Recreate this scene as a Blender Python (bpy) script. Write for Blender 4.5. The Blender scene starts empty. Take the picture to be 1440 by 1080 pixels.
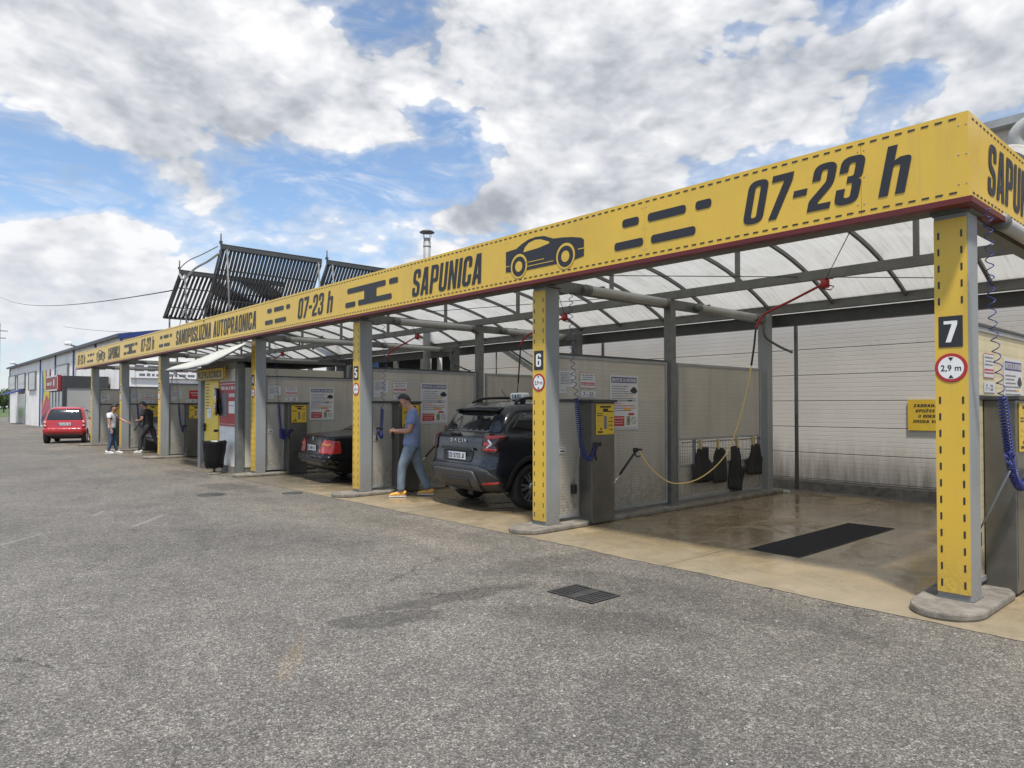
import bpy, bmesh, math, random
from mathutils import Vector, Matrix
from mathutils.bvhtree import BVHTree
random.seed(7)
S = bpy.context.scene
COL = S.collection
PI = math.pi
R = math.radians

# ------------------------------------------------------------------ materials
MATS = {}
def nodes_of(name):
    m = bpy.data.materials.new(name); m.use_nodes = True
    nt = m.node_tree; b = nt.nodes['Principled BSDF']
    return m, nt, b
class NT:
    """tiny node helper"""
    def __init__(s, nt): s.nt = nt; s.n = nt.nodes; s.l = nt.links
    def new(s, t, **k):
        n = s.n.new(t)
        for a, v in k.items(): setattr(n, a, v)
        return n
    def link(s, a, b): s.l.new(a, b)
    def coord(s, scale=(1,1,1), kind='Object', rot=(0,0,0)):
        c = s.new('ShaderNodeTexCoord'); m = s.new('ShaderNodeMapping')
        m.inputs['Scale'].default_value = scale; m.inputs['Rotation'].default_value = rot
        s.link(c.outputs[kind], m.inputs['Vector']); return m.outputs[0]
    def pos(s):
        g = s.new('ShaderNodeNewGeometry'); return g.outputs['Position']
    def noise(s, vec, scale, detail=4, rough=.55, dist=0, col=False):
        n = s.new('ShaderNodeTexNoise'); n.inputs['Scale'].default_value = scale
        n.inputs['Detail'].default_value = detail; n.inputs['Roughness'].default_value = rough
        n.inputs['Distortion'].default_value = dist
        s.link(vec, n.inputs['Vector']); return n.outputs['Color' if col else 'Fac']
    def ramp(s, fac, stops, interp='LINEAR'):
        r = s.new('ShaderNodeValToRGB'); e = r.color_ramp.elements; r.color_ramp.interpolation = interp
        while len(e) < len(stops): e.new(.5)
        for i, (p, c) in enumerate(stops):
            e[i].position = p
            if not hasattr(c, '__len__'): c = (c, c, c)
            e[i].color = (*c[:3], 1)
        s.link(fac, r.inputs[0]); return r.outputs[0]
    def mix(s, fac, a, b, mode='MIX'):
        m = s.new('ShaderNodeMix'); m.data_type = 'RGBA'; m.blend_type = mode
        for sock, v in ((m.inputs[0], fac), (m.inputs[6], a), (m.inputs[7], b)):
            if hasattr(v, 'is_linked'): s.link(v, sock)
            elif not hasattr(v, '__len__'): sock.default_value = v
            else: sock.default_value = (*v[:3], 1)
        return m.outputs[2]
    def math(s, op, a, b=None, c=None, clamp=False):
        m = s.new('ShaderNodeMath'); m.operation = op; m.use_clamp = clamp
        for i, v in enumerate((a, b, c)):
            if v is None: continue
            if hasattr(v, 'is_linked'): s.link(v, m.inputs[i])
            else: m.inputs[i].default_value = v
        return m.outputs[0]
    def vmath(s, op, a, b=None):
        m = s.new('ShaderNodeVectorMath'); m.operation = op
        for i, v in enumerate((a, b)):
            if v is None: continue
            if hasattr(v, 'is_linked'): s.link(v, m.inputs[i])
            else: m.inputs[i].default_value = v
        return m.outputs['Value'] if op in ('DISTANCE', 'LENGTH', 'DOT_PRODUCT') else m.outputs[0]
    def rng(s, v, a, b, c=0., d=1., smooth=False):
        m = s.new('ShaderNodeMapRange'); m.interpolation_type = 'SMOOTHSTEP' if smooth else 'LINEAR'
        s.link(v, m.inputs[0])
        for i, x in enumerate((a, b, c, d)): m.inputs[i+1].default_value = x
        return m.outputs[0]
    def bump(s, h, strength, dist, bsdf):
        b = s.new('ShaderNodeBump'); b.inputs['Strength'].default_value = strength; b.inputs['Distance'].default_value = dist
        s.link(h, b.inputs['Height']); s.link(b.outputs[0], bsdf.inputs['Normal'])
    def sep(s, v):
        x = s.new('ShaderNodeSeparateXYZ'); s.link(v, x.inputs[0]); return x.outputs

def mat(name, col, rough=.6, metal=0., var=.12, scale=3., bump=0., spec=.5, coat=0., emit=0., dirt=None, dirtscale=2.):
    """painted / plain surface with mild mottling"""
    if name in MATS: return MATS[name]
    m, nt, b = nodes_of(name); T = NT(nt)
    b.inputs['Roughness'].default_value = rough; b.inputs['Metallic'].default_value = metal
    b.inputs['Specular IOR Level'].default_value = spec; b.inputs['Coat Weight'].default_value = coat
    v = T.coord()
    if var > 0:
        f = T.noise(v, scale, 6, .6)
        c = T.ramp(f, [(.3, [x*(1-var) for x in col]), (.7, [min(1, x*(1+var)) for x in col])])
        if dirt:
            g = T.noise(v, dirtscale, 8, .7)
            c = T.mix(T.rng(g, .5, .75, 0, .7), c, dirt)
        T.link(c, b.inputs['Base Color'])
        T.link(T.rng(f, .3, .7, max(0, rough-.06), min(1, rough+.08)), b.inputs['Roughness'])
    else: b.inputs['Base Color'].default_value = (*col, 1)
    if bump: T.bump(T.noise(v, scale*12, 4), bump, .01, b)
    if emit:
        b.inputs['Emission Color'].default_value = (*col, 1); b.inputs['Emission Strength'].default_value = emit
    MATS[name] = m; return m

def M(n): return MATS[n]
mat('galvanised', (.16,.163,.155), .55, .25, .22, 6, .1)
mat('galv_light', (.30,.31,.31), .5, .2, .15, 5)
#mat('column_grey', (.36,.385,.40), .45, .1, .08, 4, dirt=(.22,.2,.17), dirtscale=3)
mat('dark_steel', (.07,.072,.07), .5, .3, .2, 5)
mat('steel_box', (.19,.185,.17), .36, .75, .22, 2.5)
#mat('yellow', (.66,.435,.085), .38, 0, .06, 1.3, coat=.1, dirt=(.55,.36,.09), dirtscale=1.1)
#mat('yellow_column', (.68,.445,.06), .4, 0, .06, 2, dirt=(.5,.36,.12), dirtscale=1.7)
mat('yellow_sign', (.62,.42,.04), .45, 0, .08, 3)
mat('print_black', (.022,.022,.028), .45, 0, .1, 4)
mat('black', (.012,.012,.013), .5, 0, .2, 5)
mat('cast_iron', (.055,.054,.052), .6, .3, .25, 9)
mat('rubber', (.016,.016,.017), .75, 0, .25, 30, .3)
mat('white_print', (.78,.78,.77), .5, 0, .04, 5)
mat('paper', (.55,.55,.56), .5, 0, .08, 3)
mat('print_red', (.40,.025,.03), .5, 0, .08, 4)
mat('print_blue', (.05,.05,.16), .5, 0, .1, 4)
mat('print_grey', (.16,.16,.18), .6, 0, .1, 4)
mat('print_orange', (.7,.35,.04), .5, 0, .1, 4)
mat('print_green', (.2,.28,.08), .5, 0, .1, 4)
mat('dark_red_trim', (.12,.012,.014), .45, 0, .15, 3)
mat('boom_red', (.33,.02,.025), .35, 0, .12, 8)
mat('hose_blue', (.02,.03,.16), .35, 0, .1, 8)
mat('hose_yellow', (.68,.5,.16), .4, 0, .08, 8)
mat('cable_black', (.02,.02,.02), .5, 0, 0)
mat('tube_lamp', (.40,.40,.385), .35, 0, .08, 4)
mat('white_wall', (.84,.82,.79), .6, 0, .05, .8, dirt=(.45,.45,.44), dirtscale=.6)
mat('blue_trim', (.02,.045,.2), .5, 0, .1, 1)
mat('dark_roof', (.09,.095,.11), .6, 0, .15, 1)
mat('dark_band', (.04,.042,.045), .5, 0, .1, 1)
mat('grey_wall', (.33,.33,.32), .7, 0, .1, 1, dirt=(.24,.23,.2))
mat('cream_wall', (.56,.53,.43), .6, 0, .08, 1, dirt=(.4,.37,.29))
mat('concrete_kerb', (.21,.19,.16), .85, 0, .35, 9, .9, dirt=(.085,.073,.055), dirtscale=5)
mat('chrome', (.6,.6,.6), .12, 1, 0)
mat('alloy', (.42,.43,.44), .28, .9, .08, 6)
mat('cladding', (.035,.036,.038), .55, 0, .15, 20, .15)
mat('grey_plastic', (.06,.062,.066), .5, 0, .1, 10)
mat('tyre', (.018,.018,.018), .7, 0, .3, 12, .2)
mat('plate_white', (.72,.73,.74), .4, 0, .03, 5)
mat('lamp_red', (.42,.012,.015), .12, 0, .2, 9, coat=.8)
mat('lamp_orange', (.6,.16,.02), .15, 0, .1, 9, coat=.8)
mat('lamp_clear', (.6,.6,.6), .1, 0, .1, 9, coat=.8)
mat('skin', (.42,.22,.15), .5, 0, .08, 9)
mat('skin_dark', (.33,.17,.11), .5, 0, .08, 9)
mat('hair', (.035,.032,.03), .6, 0, .3, 30, .5)
mat('shirt_blue', (.19,.25,.41), .85, 0, .16, 6, 1.)
mat('shirt_white', (.66,.66,.68), .85, 0, .06, 9, .5)
mat('shirt_black', (.014,.014,.018), .85, 0, .2, 9, .5)
mat('jeans', (.15,.195,.245), .85, 0, .34, 5, 1.)
mat('jeans_blue', (.05,.085,.15), .85, 0, .25, 7, .6)
mat('trousers_dark', (.04,.04,.045), .85, 0, .2, 7, .5)
mat('shoe_orange', (.72,.38,.06), .6, 0, .1, 12)
mat('shoe_white', (.7,.7,.7), .6, 0, .06, 12)
mat('bag_black', (.006,.006,.007), .4, 0, .2, 6, .6, spec=.3)
mat('bark', (.12,.085,.055), .9, 0, .3, 6, .6)
mat('leaf_a', (.05,.09,.025), .7, 0, .35, .8)
mat('leaf_b', (.035,.065,.02), .7, 0, .35, .8)
mat('sign_red', (.24,.03,.035), .5, 0, .1, 4)
mat('door_yellow_lit', (.80,.58,.05), .4, 0, .06, 2)  # brighter yellow standing in for light falling on the kiosk front
mat('tile_blue', (.03,.08,.2), .5, 0, .1, 2)
mat('mural_pink', (.4,.09,.12), .6, 0, .3, 1.5)
mat('mural_blue', (.07,.17,.3), .6, 0, .3, 1.5)
mat('mural_yellow', (.6,.5,.06), .6, 0, .2, 1.5)
mat('window_grey', (.16,.18,.2), .12, 0, .25, .7, spec=.7)
mat('glass_dark', (.012,.014,.016), .05, 0, .2, 3, spec=.8, coat=.3)
mat('collector_tube', (.012,.012,.016), .15, 0, .1, 6, coat=.4)
mat('grass', (.07,.11,.03), .9, 0, .35, .15)
mat('sheet_white', (.5,.5,.46), .6, 0, .06, 2)
mat('clip_tan', (.55,.42,.2), .5, 0, .1, 9)

def paint(name, col, metal=.3, rough=.3, wet=False, coat=1, spec=.5):
    m, nt, b = nodes_of(name); T = NT(nt)
    b.inputs['Metallic'].default_value = metal; b.inputs['Coat Weight'].default_value = coat; b.inputs['Specular IOR Level'].default_value = spec; b.inputs['Coat Roughness'].default_value = .05
    v = T.coord(); f = T.noise(v, 2.5, 5)
    if wet:   # suds and water film drying on the paint
        s = T.noise(v, 7, 8, .7, 1.5)
        c = T.mix(T.rng(s, .52, .72, 0, .22), col, (.06,.075,.11))
        T.link(c, b.inputs['Base Color'])
        T.link(T.rng(T.noise(v, 90, 2), .55, .7, rough, rough+.25), b.inputs['Roughness'])
    else:
        T.link(T.ramp(f, [(.3, [x*.92 for x in col]), (.7, [x*1.08 for x in col])]), b.inputs['Base Color'])
        b.inputs['Roughness'].default_value = rough
    MATS[name] = m
paint('paint_navy', (.007,.010,.018), .15, .22, True, .55)
paint('paint_black', (.004,.0045,.006), 0, .25, coat=.35, spec=.3)
mat('lamp_dark', (.05,.006,.008), .12, 0, .2, 9, coat=.6)
paint('paint_red', (.42,.018,.022), .1, .3)
paint('paint_silver', (.42,.44,.46), .6, .3)

def weathered(name, col, rough, tint, streak=.4, rust=0., base=.35, ripple=0.):
    m, nt, b = nodes_of(name); T = NT(nt); p = T.pos(); z = T.sep(p)[2]
    f = T.noise(p, 1.4, 6, .6); c = T.ramp(f, [(.3, [x*.93 for x in col]), (.7, [min(1,x*1.05) for x in col])])
    st = T.noise(T.vmath('MULTIPLY', p, (14,14,.7)), 1.0, 6, .65); bl = T.noise(p, .9, 5, .6)
    c = T.mix(T.math('MULTIPLY', T.rng(st, .52, .74, 0, streak), T.rng(bl, .4, .62, 0, 1)), c, tint)
    sp = T.noise(p, 30, 6, .75)
    c = T.mix(T.math('MULTIPLY', T.rng(T.math('ADD', z, T.math('MULTIPLY', T.math('SUBTRACT', sp, .5), .9)), .05, .75, base, 0, True), T.rng(sp, .4, .6, .2, 1)), c, (.16,.13,.09))
    if rust:
        r_ = T.noise(p, 9, 8, .75, .5)
        c = T.mix(T.math('MULTIPLY', T.rng(r_, .60, .66, 0, rust), T.rng(z, .1, .6, 1, .12)), c, (.17,.065,.025))
    T.link(c, b.inputs['Base Color']); T.link(T.rng(f, .3, .7, rough-.05, rough+.1), b.inputs['Roughness'])
    h = T.noise(T.vmath('MULTIPLY', p, (1.6,1.6,.8)), 1.0, 3) if ripple else T.noise(p, 40, 4)
    T.bump(h, ripple if ripple else .08, .03 if ripple else .004, b)
    MATS[name] = m
weathered('yellow', (.72,.47,.062), .30, (.47,.32,.12), .30, 0, 0, .35)
weathered('yellow_column', (.70,.455,.055), .36, (.42,.30,.12), .35, .25, .5)
weathered('column_grey', (.27,.285,.29), .45, (.17,.155,.13), .5, .5, .6)
def sheet_glass():   # milky polycarbonate roof sheeting
    m, nt, b = nodes_of('roof_polycarbonate'); T = NT(nt)
    out = nt.nodes['Material Output']
    v = T.coord()
    n = T.noise(v, 1.2, 8, .65, .4); st = T.noise(T.coord((9, .35, 1)), 2.2, 6, .6)
    c = T.ramp(T.math('MULTIPLY', n, st), [(.10, (.50,.49,.44)), (.22, (.70,.70,.67)), (.40, (.80,.80,.78))])
    tr = T.new('ShaderNodeBsdfTranslucent'); df = T.new('ShaderNodeBsdfDiffuse'); tp = T.new('ShaderNodeBsdfTransparent')
    T.link(c, tr.inputs[0]); T.link(c, df.inputs[0])
    tp.inputs[0].default_value = (.85,.87,.87,1)
    a = T.new('ShaderNodeMixShader'); a.inputs[0].default_value = .45; T.link(df.outputs[0], a.inputs[1]); T.link(tr.outputs[0], a.inputs[2])
    z = T.new('ShaderNodeMixShader'); z.inputs[0].default_value = .07; T.link(a.outputs[0], z.inputs[1]); T.link(tp.outputs[0], z.inputs[2])
    T.link(z.outputs[0], out.inputs[0]); MATS['polycarb'] = m
sheet_glass()

def panel_mat(name, col, ribs, tint, rk):   # partition panels with fine horizontal flutes
    m, nt, b = nodes_of(name); T = NT(nt)
    p = T.pos(); z = T.sep(p)[2]
    f = T.noise(p, 1.3, 6, .65, .3); fine = T.noise(p, 14, 5, .7)
    c = T.ramp(f, [(.3, [x*.86 for x in col]), (.7, [x*1.08 for x in col])])
    streak = T.noise(T.vmath('MULTIPLY', p, (3.5,3.5,.25)), 2.0, 5, .6)
    c = T.mix(T.rng(streak, .5, .78, 0, .45), c, tint)
    low = T.math('MULTIPLY', T.rng(z, .1, .95, 1, 0, True), T.rng(fine, .35, .65, .15, .8))
    c = T.mix(low, c, [tint[0]*.7, tint[1]*.68, tint[2]*.62])
    rb = T.math('PINGPONG', z, ribs); rb = T.rng(rb, 0, ribs*.45, 0, 1)
    c = T.mix(T.rng(rb, 0, 1, rk, 0), c, [x*.45 for x in col])
    T.link(c, b.inputs['Base Color']); b.inputs['Roughness'].default_value = .42
    T.bump(rb, rk, .006, b); MATS[name] = m
panel_mat('panel_upper', (.46,.43,.37), .035, (.25,.23,.19), .12)
panel_mat('panel_lower', (.43,.41,.36), .019, (.23,.21,.17), .26)
panel_mat('panel_warm', (.60,.52,.33), .05, (.42,.36,.22), .15)

def backwall_mat():
    m, nt, b = nodes_of('insulated_wall'); T = NT(nt)
    p = T.pos(); z = T.sep(p)[2]; x = T.sep(p)[0]
    f = T.noise(p, .7, 5, .6)
    c = T.ramp(f, [(.3, (.53,.505,.47)), (.7, (.61,.585,.55))])
    dn = T.noise(T.vmath('MULTIPLY', p, (9,1,.9)), 1.0, 6, .7)
    low = T.math('MULTIPLY', T.rng(z, .15, 1.15, .8, 0, True), T.rng(dn, .38, .62, .15, 1))
    c = T.mix(low, c, (.23,.185,.135))
    d2 = T.noise(T.vmath('MULTIPLY', p, (4,1,2)), 1.6, 8, .75)
    c = T.mix(T.rng(d2, .6, .75, 0, .4), c, (.3,.26,.2))
    zz = T.math('SUBTRACT', z, .19)
    j = T.math('FRACT', T.math('DIVIDE', zz, .485)); j = T.math('PINGPONG', j, .5); jm = T.rng(j, .008, .022, 1, 0)
    r = T.math('PINGPONG', zz, .0404); rm = T.rng(r, 0, .007, 1, 0)
    c = T.mix(T.math('MULTIPLY', rm, .28), c, (.2,.19,.18))
    c = T.mix(T.math('MULTIPLY', jm, .85), c, (.10,.095,.09))
    T.link(c, b.inputs['Base Color']); b.inputs['Roughness'].default_value = .5
    T.bump(T.math('ADD', T.rng(jm, 0, 1, 1, 0), T.rng(rm, 0, 1, .35, 0)), .4, .01, b); MATS['back_wall'] = m
backwall_mat()

def ellipse(T, p, cx, cy, rx, ry, ang, nz, amt=.5):
    """0..1 mask of a stain, edge broken by noise"""
    q = T.vmath('SUBTRACT', p, (cx, cy, 0)); mp = T.new('ShaderNodeMapping'); mp.vector_type = 'POINT'
    mp.inputs['Rotation'].default_value = (0,0,-ang); T.link(q, mp.inputs['Vector'])
    q = T.vmath('MULTIPLY', mp.outputs[0], (1/rx, 1/ry, 0))
    d = T.vmath('LENGTH', q); d = T.math('ADD', d, T.math('MULTIPLY', T.math('SUBTRACT', nz, .5), amt))
    return T.rng(d, .75, 1.05, 1, 0, True)

def asphalt():
    m, nt, b = nodes_of('asphalt_surface'); T = NT(nt); p = T.pos()
    v1 = T.new('ShaderNodeTexVoronoi'); v1.inputs['Scale'].default_value = 135; T.link(p, v1.inputs['Vector'])
    v2 = T.new('ShaderNodeTexVoronoi'); v2.inputs['Scale'].default_value = 60; T.link(p, v2.inputs['Vector'])
    g1 = T.sep(v1.outputs['Color'])[0]; g2 = T.sep(v2.outputs['Color'])[1]
    c = T.ramp(g1, [(.0, (.036,.033,.029)), (.35, (.083,.0765,.067)), (.7, (.145,.134,.118)), (.9, (.225,.210,.184)), (1, (.42,.40,.36))])
    c2 = T.ramp(g2, [(0, (.055,.052,.047)), (.55, (.105,.099,.09)), (.9, (.19,.18,.165)), (1, (.42,.41,.38))])
    c = T.mix(.33, c, c2)
    gap = T.rng(v1.outputs['Distance'], .003, .008, 0, 1)
    big = T.noise(p, .33, 6, .62, .5); mid = T.noise(p, 2.2, 6, .65); fine = T.noise(p, 9, 5, .6)
    k = T.math('MULTIPLY', T.rng(big, .3, .7, .84, 1.42), T.rng(mid, .3, .7, .86, 1.2))
    k = T.math('MULTIPLY', k, T.rng(fine, .3, .7, .86, 1.12))
    mid2 = T.noise(p, 3.1, 7, .7, .6)
    # wet drainage stain and tyre-dark patches
    st = None
    for cx, cy, rx, ry, a, s in STAINS:
        e = T.math('MULTIPLY', ellipse(T, p, cx, cy, rx, ry, a, mid2, 1.7), s)
        st = e if st is None else T.math('MAXIMUM', st, e)
    k = T.math('MULTIPLY', k, T.rng(st, 0, 1, 1, .55))
    k = T.math('MULTIPLY', k, .93)
    vm = T.new('ShaderNodeVectorMath'); vm.operation = 'SCALE'; T.link(c, vm.inputs[0]); T.link(k, vm.inputs[3])
    col = vm.outputs[0]
    for cx, cy, rx, ry, a in ((-4.15,1.9,.42,.06,2.55), (-2.9,.68,.10,.07,0)):   # sandy marks
        col = T.mix(T.math('MULTIPLY', T.math('MULTIPLY', ellipse(T, p, cx, cy, rx, ry, a, fine, 2.2), .30), T.rng(g1, .5, .8, .2, 1)), col, (.42,.29,.16))
    # fine cracks and a few faded white scuffs
    vc = T.new('ShaderNodeTexVoronoi'); vc.feature = 'DISTANCE_TO_EDGE'; vc.inputs['Scale'].default_value = .42
    T.link(T.vmath('ADD', p, T.vmath('MULTIPLY', T.noise(p, 1.6, 6, .65, 0, True), (.9,.9,0))), vc.inputs['Vector'])
    ck = T.math('MULTIPLY', T.rng(vc.outputs['Distance'], .0015, .006, 1, 0), T.rng(T.noise(p, .45, 3), .54, .62, 0, .7))
    col = T.mix(ck, col, (.025,.023,.02))
    for cx, cy, rx, ry, a in ((-10.4,2.7,.55,.035,2.5), (-11.6,2.35,.30,.03,2.7), (-9.9,1.2,.4,.03,2.4)):
        col = T.mix(T.math('MULTIPLY', ellipse(T, p, cx, cy, rx, ry, a, fine, 2.4), .35), col, (.36,.35,.33))
    trk = T.math('PINGPONG', T.math('ADD', T.sep(p)[1], T.math('MULTIPLY', T.noise(p, .25, 3), 2.2)), .8)
    col = T.mix(T.math('MULTIPLY', T.rng(trk, .0, .14, .16, 0, True), T.rng(T.noise(p, .6, 4), .45, .6, 0, 1)), col, (.05,.048,.044))
    # sandy tint towards the wash bays
    yy = T.sep(p)[1]; tint = T.math('MULTIPLY', T.rng(yy, 2.5, 5.6, 0, .33, True), T.rng(big, .35, .6, .2, 1))
    col = T.mix(tint, col, T.mix(1, col, (1.25,1.08,.82), 'MULTIPLY'))
    T.link(col, b.inputs['Base Color'])
    T.link(T.rng(st, 0, 1, .82, .5), b.inputs['Roughness'])
    T.bump(T.math('ADD', v1.outputs['Distance'], T.math('MULTIPLY', v2.outputs['Distance'], .8)), .55, .012, b)
    MATS['asphalt'] = m
STAINS = [(-4.45,2.75,.5,.2,1.2,.8), (-4.6,3.5,.75,.16,1.45,.75), (-5.0,4.9,.9,.3,1.4,.5), (-3.4,3.9,.8,.3,.5,.5), (-2.3,2.9,.7,.35,2.2,.35),
          (-3.3,4.9,1.6,.35,.05,.45), (-1.0,1.6,.5,.3,1,.3), (-13.5,5.0,1.2,.4,.1,.6), (-17,5.2,1.5,.3,0,.5), (-9.5,3.0,1.8,.25,2.9,.25), (-2.3,1.75,.7,.08,1.0,.5),(-7.5,5.1,1.6,.3,0,.35)]
asphalt()

def slab():
    m, nt, b = nodes_of('wash_bay_concrete'); T = NT(nt); p = T.pos()
    n = T.noise(p, .9, 8, .66, .8); f = T.noise(p, 6, 6, .65); gr = T.noise(p, 140, 3, .6)
    c = T.ramp(n, [(.28, (.16,.116,.062)), (.5, (.275,.207,.116)), (.72, (.41,.325,.20))])
    c = T.mix(T.rng(f, .45, .75, 0, .4), c, (.36,.32,.24))
    c = T.mix(T.rng(gr, .3, .7, 0, .18), c, (.12,.10,.07))
    s = T.sep(p); 
    edge = T.rng(T.math('ADD', s[1], T.math('ADD', T.math('MULTIPLY', T.math('SUBTRACT', n, .5), 2.6), T.math('MULTIPLY', T.math('SUBTRACT', f, .5), .8))), 5.75, 6.7, 1, 0, True)   # drier strip at the slab edge, its sunlit paleness painted in
    c = T.mix(T.math('MULTIPLY', edge, .45), c, (.30,.268,.205))
    bt = T.noise(T.vmath('ADD', p, (7,3,0)), 2.4, 8, .72, 1.2)
    c = T.mix(T.rng(bt, .5, .66, 0, .55), c, (.16,.13,.085))
    jx = T.math('PINGPONG', T.math('ADD', s[0], 4.13), 2.285); jn = T.math('MULTIPLY', T.rng(jx, .006, .012, .6, 0), 1)
    c = T.mix(jn, c, (.06,.05,.035))
    blk = T.noise(T.vmath('MULTIPLY', p, (1,.6,1)), 1.7, 6, .6, 1)
    c = T.mix(T.math('MULTIPLY', T.rng(s[0], -11, -14, 0, .7, True), 1), c, (.10,.092,.075))
    T.link(c, b.inputs['Base Color'])
    wet = T.math('MULTIPLY', T.rng(blk, .34, .52, 0, 1, True), T.rng(edge, 0, 1, 1, .45))
    T.link(T.rng(wet, 0, 1, .55, .16), b.inputs['Roughness'])
    T.bump(T.math('ADD', T.math('MULTIPLY', n, 1.), T.math('MULTIPLY', gr, .03)), .12, .02, b)
    MATS['slab'] = m
slab()

# ------------------------------------------------------------------ mesh building
class MB:
    def __init__(s): s.v = []; s.f = []; s.m = []; s.sm = []
    def add(s, vs, fs, mi=0, smooth=False, mx=None):
        o = len(s.v)
        for p in vs:
            p = Vector(p)
            if mx is not None: p = mx @ p
            s.v.append(p)
        for f in fs: s.f.append([i+o for i in f]); s.m.append(mi); s.sm.append(smooth)
        return s
    def box(s, x0, x1, y0, y1, z0, z1, mi=0, mx=None):
        v = [(x0,y0,z0),(x1,y0,z0),(x1,y1,z0),(x0,y1,z0),(x0,y0,z1),(x1,y0,z1),(x1,y1,z1),(x0,y1,z1)]
        return s.add(v, [(3,2,1,0),(4,5,6,7),(0,1,5,4),(1,2,6,5),(2,3,7,6),(3,0,4,7)], mi, False, mx)
    def bbox(s, x0, x1, y0, y1, z0, z1, bev=.01, mi=0, mx=None, seg=2):
        bm = bmesh.new(); bmesh.ops.create_cube(bm, size=1)
        for v in bm.verts: v.co = Vector(((x0+x1)/2+v.co.x*(x1-x0), (y0+y1)/2+v.co.y*(y1-y0), (z0+z1)/2+v.co.z*(z1-z0)))
        bmesh.ops.bevel(bm, geom=bm.edges[:], offset=bev, segments=seg, affect='EDGES', profile=.5)
        bm.verts.index_update()
        s.add([v.co.copy() for v in bm.verts], [[v.index for v in f.verts] for f in bm.faces], mi, False, mx); bm.free(); return s
    def tube(s, pts, r, n=8, mi=0, caps=True, mx=None, radii=None):
        pts = [Vector(p) for p in pts]; o = []; fs = []; up = None
        for i, p in enumerate(pts):
            d = (pts[min(i+1, len(pts)-1)]-pts[max(i-1, 0)]).normalized()
            if up is None:
                up = d.cross(Vector((0,0,1)))
                if up.length < .01: up = Vector((1,0,0))
            up = (up - d*up.dot(d)).normalized(); w = d.cross(up)
            rr = radii[i] if radii else r
            for k in range(n):
                a = 2*PI*k/n; o.append(p+(up*math.cos(a)+w*math.sin(a))*rr)
        for i in range(len(pts)-1):
            for k in range(n):
                k2 = (k+1) % n; fs.append((i*n+k, i*n+k2, (i+1)*n+k2, (i+1)*n+k))
        if caps: fs.append(list(range(n))[::-1]); fs.append([(len(pts)-1)*n+k for k in range(n)])
        return s.add(o, fs, mi, True, mx)
    def prism(s, poly, axis, a0, a1, mi=0, mx=None):
        """poly of 2-D points extruded along axis x/y/z"""
        n = len(poly)
        def P(q, a): return {'x': (a, q[0], q[1]), 'y': (q[0], a, q[1]), 'z': (q[0], q[1], a)}[axis]
        v = [P(q, a0) for q in poly]+[P(q, a1) for q in poly]
        fs = [list(range(n))[::-1], [n+i for i in range(n)]]+[(i, (i+1) % n, n+(i+1) % n, n+i) for i in range(n)]
        return s.add(v, fs, mi, False, mx)
    def lathe(s, prof, n=24, axis='x', mi=0, mx=None, smooth=True, caps=True):
        """prof: (radius, height along axis)"""
        v = []; fs = []
        for r, h in prof:
            for k in range(n):
                a = 2*PI*k/n; c, d = r*math.cos(a), r*math.sin(a)
                v.append({'x': (h,c,d), 'y': (c,h,d), 'z': (c,d,h)}[axis])
        for i in range(len(prof)-1):
            for k in range(n): k2 = (k+1) % n; fs.append((i*n+k, i*n+k2, (i+1)*n+k2, (i+1)*n+k))
        if caps: fs.append(list(range(n))); fs.append([(len(prof)-1)*n+k for k in range(n)])
        return s.add(v, fs, mi, smooth, mx)
    def build(s, name, mats, parent=None, loc=None, recalc=True):
        me = bpy.data.meshes.new(name); me.from_pydata([tuple(v) for v in s.v], [], s.f)
        if not isinstance(mats, (list, tuple)): mats = [mats]
        for m in mats: me.materials.append(MATS[m])
        for p, mi, sm in zip(me.polygons, s.m, s.sm): p.material_index = mi; p.use_smooth = sm
        if recalc:
            bm = bmesh.new(); bm.from_mesh(me); bmesh.ops.recalc_face_normals(bm, faces=bm.faces[:]); bm.to_mesh(me); bm.free()
        o = bpy.data.objects.new(name, me); COL.objects.link(o)
        if parent is not None: o.parent = parent
        if loc is not None: o.location = loc
        return o

def tag(o, label, cat, group=None, kind=None):
    if label: o['label'] = label
    if cat: o['category'] = cat
    if group: o['group'] = group
    if kind: o['kind'] = kind
    return o
def thing(name, label, cat, loc=(0,0,0), rz=0, group=None):
    o = bpy.data.objects.new(name, None); COL.objects.link(o); o.empty_display_size = .2
    o.location = loc; o.rotation_euler = (0,0,rz); return tag(o, label, cat, group)
def struct(o, label=None, cat=None): o['kind'] = 'structure'; tag(o, label, cat); return o
def copy_tree(o, parent=None):
    c = o.copy(); COL.objects.link(c)
    if parent is not None: c.parent = parent
    for ch in list(o.children): copy_tree(ch, c)
    return c
def dup(o, loc, label, rz=None):
    c = copy_tree(o); c.location = loc
    if rz is not None: c.rotation_euler = (0,0,rz)
    c['label'] = label; return c
def bake(o):
    """apply modifiers"""
    bpy.context.view_layer.update(); dg = bpy.context.evaluated_depsgraph_get()
    me = bpy.data.meshes.new_from_object(o.evaluated_get(dg)); mt = [m for m in o.data.materials]
    o.modifiers.clear(); o.data = me
    if not me.materials:
        for m in mt: me.materials.append(m)
    for p in me.polygons: p.use_smooth = True
    return o
def smooth_path(pts, n=6):
    pts = [Vector(p) for p in pts]; out = []
    for i in range(len(pts)-1):
        a, b, c, d = pts[max(i-1,0)], pts[i], pts[i+1], pts[min(i+2,len(pts)-1)]
        for k in range(n):
            t = k/n; out.append(.5*((2*b)+(c-a)*t+(2*a-5*b+4*c-d)*t*t+(3*b-a-3*c+d)*t**3))
    out.append(pts[-1]); return out
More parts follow.
